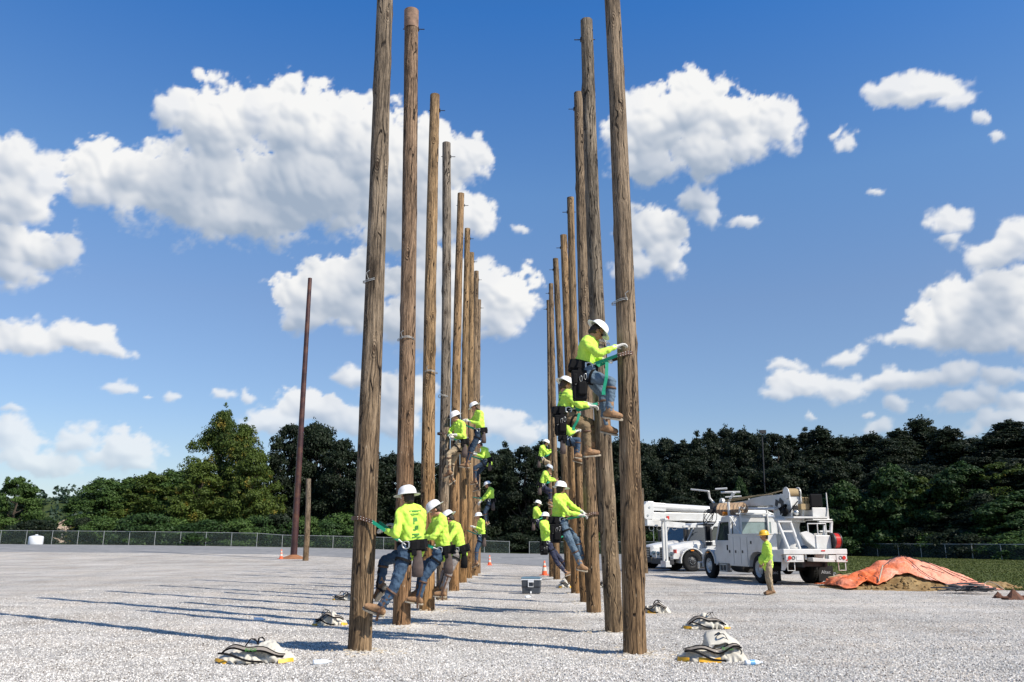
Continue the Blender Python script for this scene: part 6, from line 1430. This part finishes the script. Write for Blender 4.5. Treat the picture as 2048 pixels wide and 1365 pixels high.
M['liningbeige'] = mat('beige_canvas_lining', (0.24, 0.21, 0.18), 0.9, var=.3)
def bag(px, py, L_, Wd, Hh, rz, label, kind=0, seed=1):
    """collapsed canvas gear bag: crumpled body, yellow base, dark mouth, handles"""
    Hh *= .82; p = gnd(px, py); t = thing('canvas_bag', label, 'bag', p, rz, 'canvas gear bags lying on the gravel'); r = random.Random(seed)
    mb = MB(); nu, nv = 44, 20; V = []
    for i in range(nu + 1):
        u = i / nu * 2 - 1; e = math.sqrt(max(0, 1 - abs(u) ** 2.6))
        hprof = {0: (.55 + .45 * math.exp(-((u - .25) / .5) ** 2)), 1: (.5 + .5 * math.exp(-((u - .45) / .35) ** 2) + .3 * math.exp(-((u + .5) / .3) ** 2)), 2: (.75 + .25 * math.cos(u * 5))}[kind]
        for j in range(nv + 1):
            a = math.pi * j / nv; cr = noise.noise(Vector((u * 2.6, a * 1.3, seed * 3.1))) * .38 - .30 * (1 - abs(noise.noise(Vector((u * 4.5, a * 2.2, seed))) * 2.2)) ** 3 + .12 * noise.noise(Vector((u * 9, a * 5, seed)))
            sx = math.cos(a); sz = math.sin(a) ** .8
            V.append((u * L_ / 2, -sx * Wd / 2 * e * (1 + cr), max(.0, sz * Hh * e * hprof * (1 + cr * 1.1)) + .004))
    mb.add(V, [(i * (nv + 1) + j, (i + 1) * (nv + 1) + j, (i + 1) * (nv + 1) + j + 1, i * (nv + 1) + j + 1) for i in range(nu) for j in range(nv)], True)
    body = mb.build('bag_body', 'canvas', t); sb = body.modifiers.new('s', 'SUBSURF'); sb.levels = sb.render_levels = 1
    def out(u, k=1.0): return Vector((u * L_ / 2 * k, 0, 0)), Wd / 2 * math.sqrt(max(0, 1 - abs(u) ** 2.6)) * k
    # yellow vinyl base: a low band round the foot, partly covered by the sagging canvas
    for name_, u0, u1 in (('yellow_base', -.95, -.62 if kind == 0 else -.70), ('yellow_base', .62 if kind != 1 else -.45, .93 if kind != 1 else .12)):
        yb = MB(); pts = []
        for i in range(15):
            u = u0 + (u1 - u0) * i / 14; q, hw = out(u, 1.04); pts.append(q + Vector((0, -hw - .012, Hh * .10 + .02 * noise.noise(Vector((u * 4, seed, 0))))))
        yb.ribbon(pts, Vector((0, .45, 1)), Hh * r.uniform(.15, .24), .018); yb.build(name_, 'canvasyellow', t)
    # the mouth: a dark bound edge running along the near side, lining in its shadow
    def top(u, dy): 
        e = math.sqrt(max(0, 1 - abs(u) ** 2.6)); return Vector((u * L_ / 2, -Wd * .42 * e + dy, Hh * e * (.55 + .16 * math.sin(u * 3.3 + seed) + .10 * math.sin(u * 7 + seed * 2)) + .02))
    lo = [top(u, -.03) for u in np.linspace(-.82, .75, 15)]; hi = [top(u, .05) + Vector((0, .03 * math.sin(k * .9), .022 * math.sin(math.pi * k / 14) + .014)) for k, u in enumerate(np.linspace(-.82, .75, 15))]
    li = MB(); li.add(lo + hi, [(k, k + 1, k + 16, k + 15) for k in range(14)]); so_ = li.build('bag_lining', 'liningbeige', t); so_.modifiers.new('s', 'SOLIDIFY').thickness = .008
    mo = MB(); mo.ribbon(lo, Vector((0, -.4, 1)), .020, .010); mo.ribbon(hi, Vector((0, -.4, 1)), .016, .010); mo.build('mouth_binding', 'black', t)
    hd = MB()
    for k in range(2):
        x0 = r.uniform(-.30, .12) * L_; w_ = r.uniform(.10, .20); hd.ribbon([Vector((x0 + w_ * q, -Wd * .12 + .12 * k + .05 * math.sin(q * 9 + k), Hh * (.80 + .40 * math.sin(math.pi * q)))) for q in np.linspace(0, 1, 9)], Vector((0.2, 1, 0)), .026, .006)
    hd.ribbon([Vector((-L_ * .42 + L_ * .55 * q, -Wd * .53 - .015, Hh * (.55 - .48 * q + .06 * math.sin(q * 7)))) for q in np.linspace(0, 1, 12)], Vector((0, .3, 1)), .024, .008)
    hd.build('handles', 'black', t)
    return t
B1 = bag(514, 1322, .98, .52, .28, .05, 'open canvas bag with black trim lying nearest the camera on the left', 0, 3)
text_mesh('BUCK', .055, 'bag_lettering', 'print', B1, (-.02, -.262, .16), (math.radians(62), 0, .03))
B4 = bag(1424, 1320, .90, .55, .33, -.05, 'large canvas bag with raised round flap, nearest the camera on the right', 1, 5)
text_mesh('BUCK', .055, 'bag_lettering', 'print', B4, (.16, -.235, .16), (math.radians(55), 0, .03))
fl = MB(); V = []; 
for i in range(13):
    a = math.pi * i / 12
    for j in range(6): q = j / 5; V.append((.12 + math.cos(a) * .24 * (1 - .10 * q) + .03 * math.sin(a * 5), .10 - .30 * q + .06 * math.sin(a), .13 + math.sin(a) * .22 * (1 - .45 * q) - .03 * q + .012 * math.sin(a * 7 + q * 4)))
fl.add(V, [(i * 6 + j, (i + 1) * 6 + j, (i + 1) * 6 + j + 1, i * 6 + j + 1) for i in range(12) for j in range(5)], True); fo = fl.build('raised_flap', 'canvas', B4); so = fo.modifiers.new('s', 'SOLIDIFY'); so.thickness = .012
bag(660, 1250, .62, .45, .27, .2, 'crumpled canvas bag with yellow corner, left of the nearest left pole', 2, 8)
bag(690, 1200, .62, .42, .20, -.1, 'canvas bag with yellow end half hidden behind the nearest left pole', 2, 12)
bag(1411, 1257, .82, .48, .27, .05, 'tied canvas bag with black straps, middle bag right of the pole row', 2, 15)
bag(1313, 1226, .62, .45, .26, -.35, 'canvas bag with a broad yellow band just right of the nearest right pole', 1, 19)
bag(1128, 1176, .42, .38, .34, .3, 'small white canvas bag slumped between the far poles of the right row', 2, 23)
bag(1206, 1175, .40, .3, .22, .1, 'small canvas bag seen between the second and third right poles', 2, 27)
def bottle(px, py, rz, label, lab=True):
    p = gnd(px, py); t = thing('plastic_bottle', label, 'bottle', p + Vector((0, 0, .036)), rz, 'empty plastic bottles'); R_ = Matrix.Rotation(math.radians(90), 3, 'Y')
    MB().lathe([(0, -.10), (.030, -.10), (.033, -.08), (.031, -.02), (.033, .03), (.030, .06), (.013, .095), (.013, .11), (0, .11)], n=14, rot=R_).build('bottle_body', 'clear', t)
    if lab: MB().lathe([(.0345, -.04), (.0345, .02)], n=14, rot=R_).build('label_band', 'bluelabel', t)
    MB().lathe([(0, .108), (.015, .108), (.015, .125), (0, .125)], n=10, rot=R_).build('bottle_cap', 'concrete', t)
bottle(1506, 1332, .2, 'clear bottle with blue band lying right of the raised flap bag'); bottle(642, 1331, .5, 'crushed clear bottle on the gravel left of the nearest left pole', False); bottle(1056, 1197, .9, 'clear bottle lying in front of the charcoal cooler', False); bottle(518, 1243, -.2, 'clear bottle lying in the pole shadows at left', False)

# orange tarp over its soil heap
c0 = gnd(1800, 1181); tc = Vector((0.4790 * (c0.y + 1.45) * .978, c0.y + 1.45, 0)); tc.x = at(1803, 1140, tc.y).x
HX = [-3.2, -2.3, -1.95, -1.5, -1.0, -.5, 0, .4, .9, 1.5, 2.0, 2.4, 3.2]; HZ = [0, .06, .31, .33, .54, .74, .90, .84, .68, .42, .20, .07, 0]
def heap(x, y):
    """height of the soil heap under the tarp, metres from its middle"""
    h = (np.interp(x - .18, HX, HZ) + 2 * np.interp(x, HX, HZ) + np.interp(x + .18, HX, HZ)) / 4
    return float(h) * math.exp(-abs(y / 1.15) ** 2.2)
t = thing('soil_heap', 'heap of brown subsoil showing under the front edge of the orange tarp', 'soil heap', tc); V = []; nx, ny = 76, 40
for j in range(ny + 1):
    for i in range(nx + 1):
        x = -2.9 + 6.6 * i / nx; y = -1.9 + 3.6 * j / ny; h = heap(x, y) * .93 + .22 * math.exp(-((x - 2.9) / .55) ** 2 - ((y + .3) / .7) ** 2)
        h += (.07 * noise.noise(Vector((x * 3, y * 3, 2))) + .05 * noise.noise(Vector((x * 9, y * 9, 5)))) * min(1, h * 5); V.append((x, y, h - .035))
mb = MB(); mb.add(V, [(j * (nx + 1) + i, j * (nx + 1) + i + 1, (j + 1) * (nx + 1) + i + 1, (j + 1) * (nx + 1) + i) for j in range(ny) for i in range(nx)], True); mb.build('soil', 'dirt', t)
cl = MB(); rr = random.Random(4)
for k in range(260):
    x = rr.uniform(-2.6, 3.4); y = rr.uniform(-1.9, -.7); h = heap(x, y) * .93 + .22 * math.exp(-((x - 2.9) / .55) ** 2 - ((y + .3) / .7) ** 2)
    if h > .06: cl.sphere((x, y, h - .02), (rr.uniform(.02, .07), rr.uniform(.02, .06), rr.uniform(.02, .05)), 6, 4)
co = cl.build('clods', 'dirt', t); co['kind'] = 'stuff'
t = thing('tarp', 'orange tarp faded to pink, thrown over the soil heap right of the crane truck', 'tarp', tc); TP = t; V = []; nx, ny = 110, 60
for j in range(ny + 1):
    v = j / ny
    for i in range(nx + 1):
        u = i / nx; x = -2.38 + 4.62 * u
        # the front edge is drawn back where soil shows, and reaches the ground at the right
        front_y = -1.35 + .46 * math.exp(-((x + .50) / .60) ** 2) + .22 * math.exp(-((x + 1.75) / .4) ** 2) - .35 * sstep(.4, 1.3, x) + .10 * noise.noise(Vector((x * 2.2, 7, 0)))
        y = front_y + (1.5 - front_y) * v; sx = x + .06 * noise.noise(Vector((x * 2, y * 2, 8)))
        f = .17 * abs(noise.noise(Vector((x * 1.8 + y * .9, y * 1.2 - x * .5, 1)))) + .11 * abs(noise.noise(Vector((x * 3.6 + y, y * 2.5, 3)))) + .03 * abs(noise.noise(Vector((x * 10 + y * 4, y * 8, 6))))
        V.append((sx, y, max(heap(x, y), .0) + .02 + f * (1.0 if heap(x, y) > .08 else .35)))
mb = MB(); mb.add(V, [(j * (nx + 1) + i, j * (nx + 1) + i + 1, (j + 1) * (nx + 1) + i + 1, (j + 1) * (nx + 1) + i) for j in range(ny) for i in range(nx)], True)
to = mb.build('tarp_sheet', 'tarp', t); so = to.modifiers.new('s', 'SOLIDIFY'); so.thickness = .015; so.offset = -1
def on_tarp(path, name, m, r, flat=1):
    mb = MB(); pts = []
    for (x0, y0), (x1, y1) in zip(path, path[1:]):
        for k in range(10): q = k / 10; x, y = x0 + (x1 - x0) * q, y0 + (y1 - y0) * q; pts.append(Vector((x, y, heap(x, y) + .105)))
    mb.tube(pts, r, 6, flat=flat); return mb.build(name, m, TP)
for P_ in ([(-.05, .0), (.15, -.9), (.5, -1.5)], [(-.1, .0), (.9, -.5), (1.5, -1.3)], [(-.1, .02), (-.9, -.5)], [(.7, .3), (1.3, -.6), (1.9, -1.0)], [(-1.6, .1), (-1.5, -1.0)], [(.3, -.7), (1.0, -.9)], [(-.1, 0), (-.9, .4)]): on_tarp(P_, 'tie_rope', 'wirerod', .011)
pp = MB(); pp.tube([(-1.3, -1.2, .25), (-.95, -.8, .72)], .020, 7); pp.build('pale_stick', 'sole', TP)
pp = MB(); pp.tube([(-2.6, -.5, .34), (-1.7, -.1, .44)], .016, 6); pp.build('pale_stick', 'rope', TP)
# heap of steel rods and rusty anchors
p = gnd(1935, 1188); t = thing('rod_pile', 'pile of dark steel rods at the right end of the orange tarp', 'steel rods', p); rr = random.Random(9)
for k in range(34):
    a = rr.uniform(-.35, .35) + .1; L_ = rr.uniform(.5, 1.0); c = Vector((rr.uniform(-.45, .55), rr.uniform(-.35, .45), 0)); z = .04 + .20 * math.exp(-(c.x / .5) ** 2) * rr.random(); d = Vector((math.cos(a), math.sin(a), rr.uniform(-.12, .12))) * L_ / 2; c.z = z + .03
    MB().tube([c - d, c + Vector((0, 0, .02)), c + d], rr.uniform(.012, .022), 6).build('rod', 'wirerod', t)
wr = MB(); wr.tube([Vector((.55 + .5 * q, .1 + .2 * math.sin(q * 4), .10 + .22 * math.sin(q * 3.1))) for q in np.linspace(0, 1, 12)], .012, 5); wr.build('yellow_wire', 'sole', t)
def anchor(px, py, s, rz, label):
    p = gnd(px, py); t = thing('rusty_anchor', label, 'anchor', p, rz, 'rusty screw anchors'); 
    MB().lathe([(.34 * s, .0), (.28 * s, .06 * s), (.15 * s, .20 * s), (.06 * s, .30 * s), (.03 * s, .34 * s), (0, .34 * s)], n=7, smooth=False).build('cone_body', 'rust', t); b = MB(); b.box((0, 0, .03), (.8 * s, .30 * s, .05)); b.tube([(-.5 * s, .1, .06), (.5 * s, -.1, .09)], .03 * s, 6); b.build('flat_plate', 'rust', t)
anchor(2029, 1200, .78, .3, 'larger rusty cone shaped anchor at the right edge of the photo'); anchor(1997, 1196, .46, 1.2, 'smaller rusty anchor beside the steel rods at right')
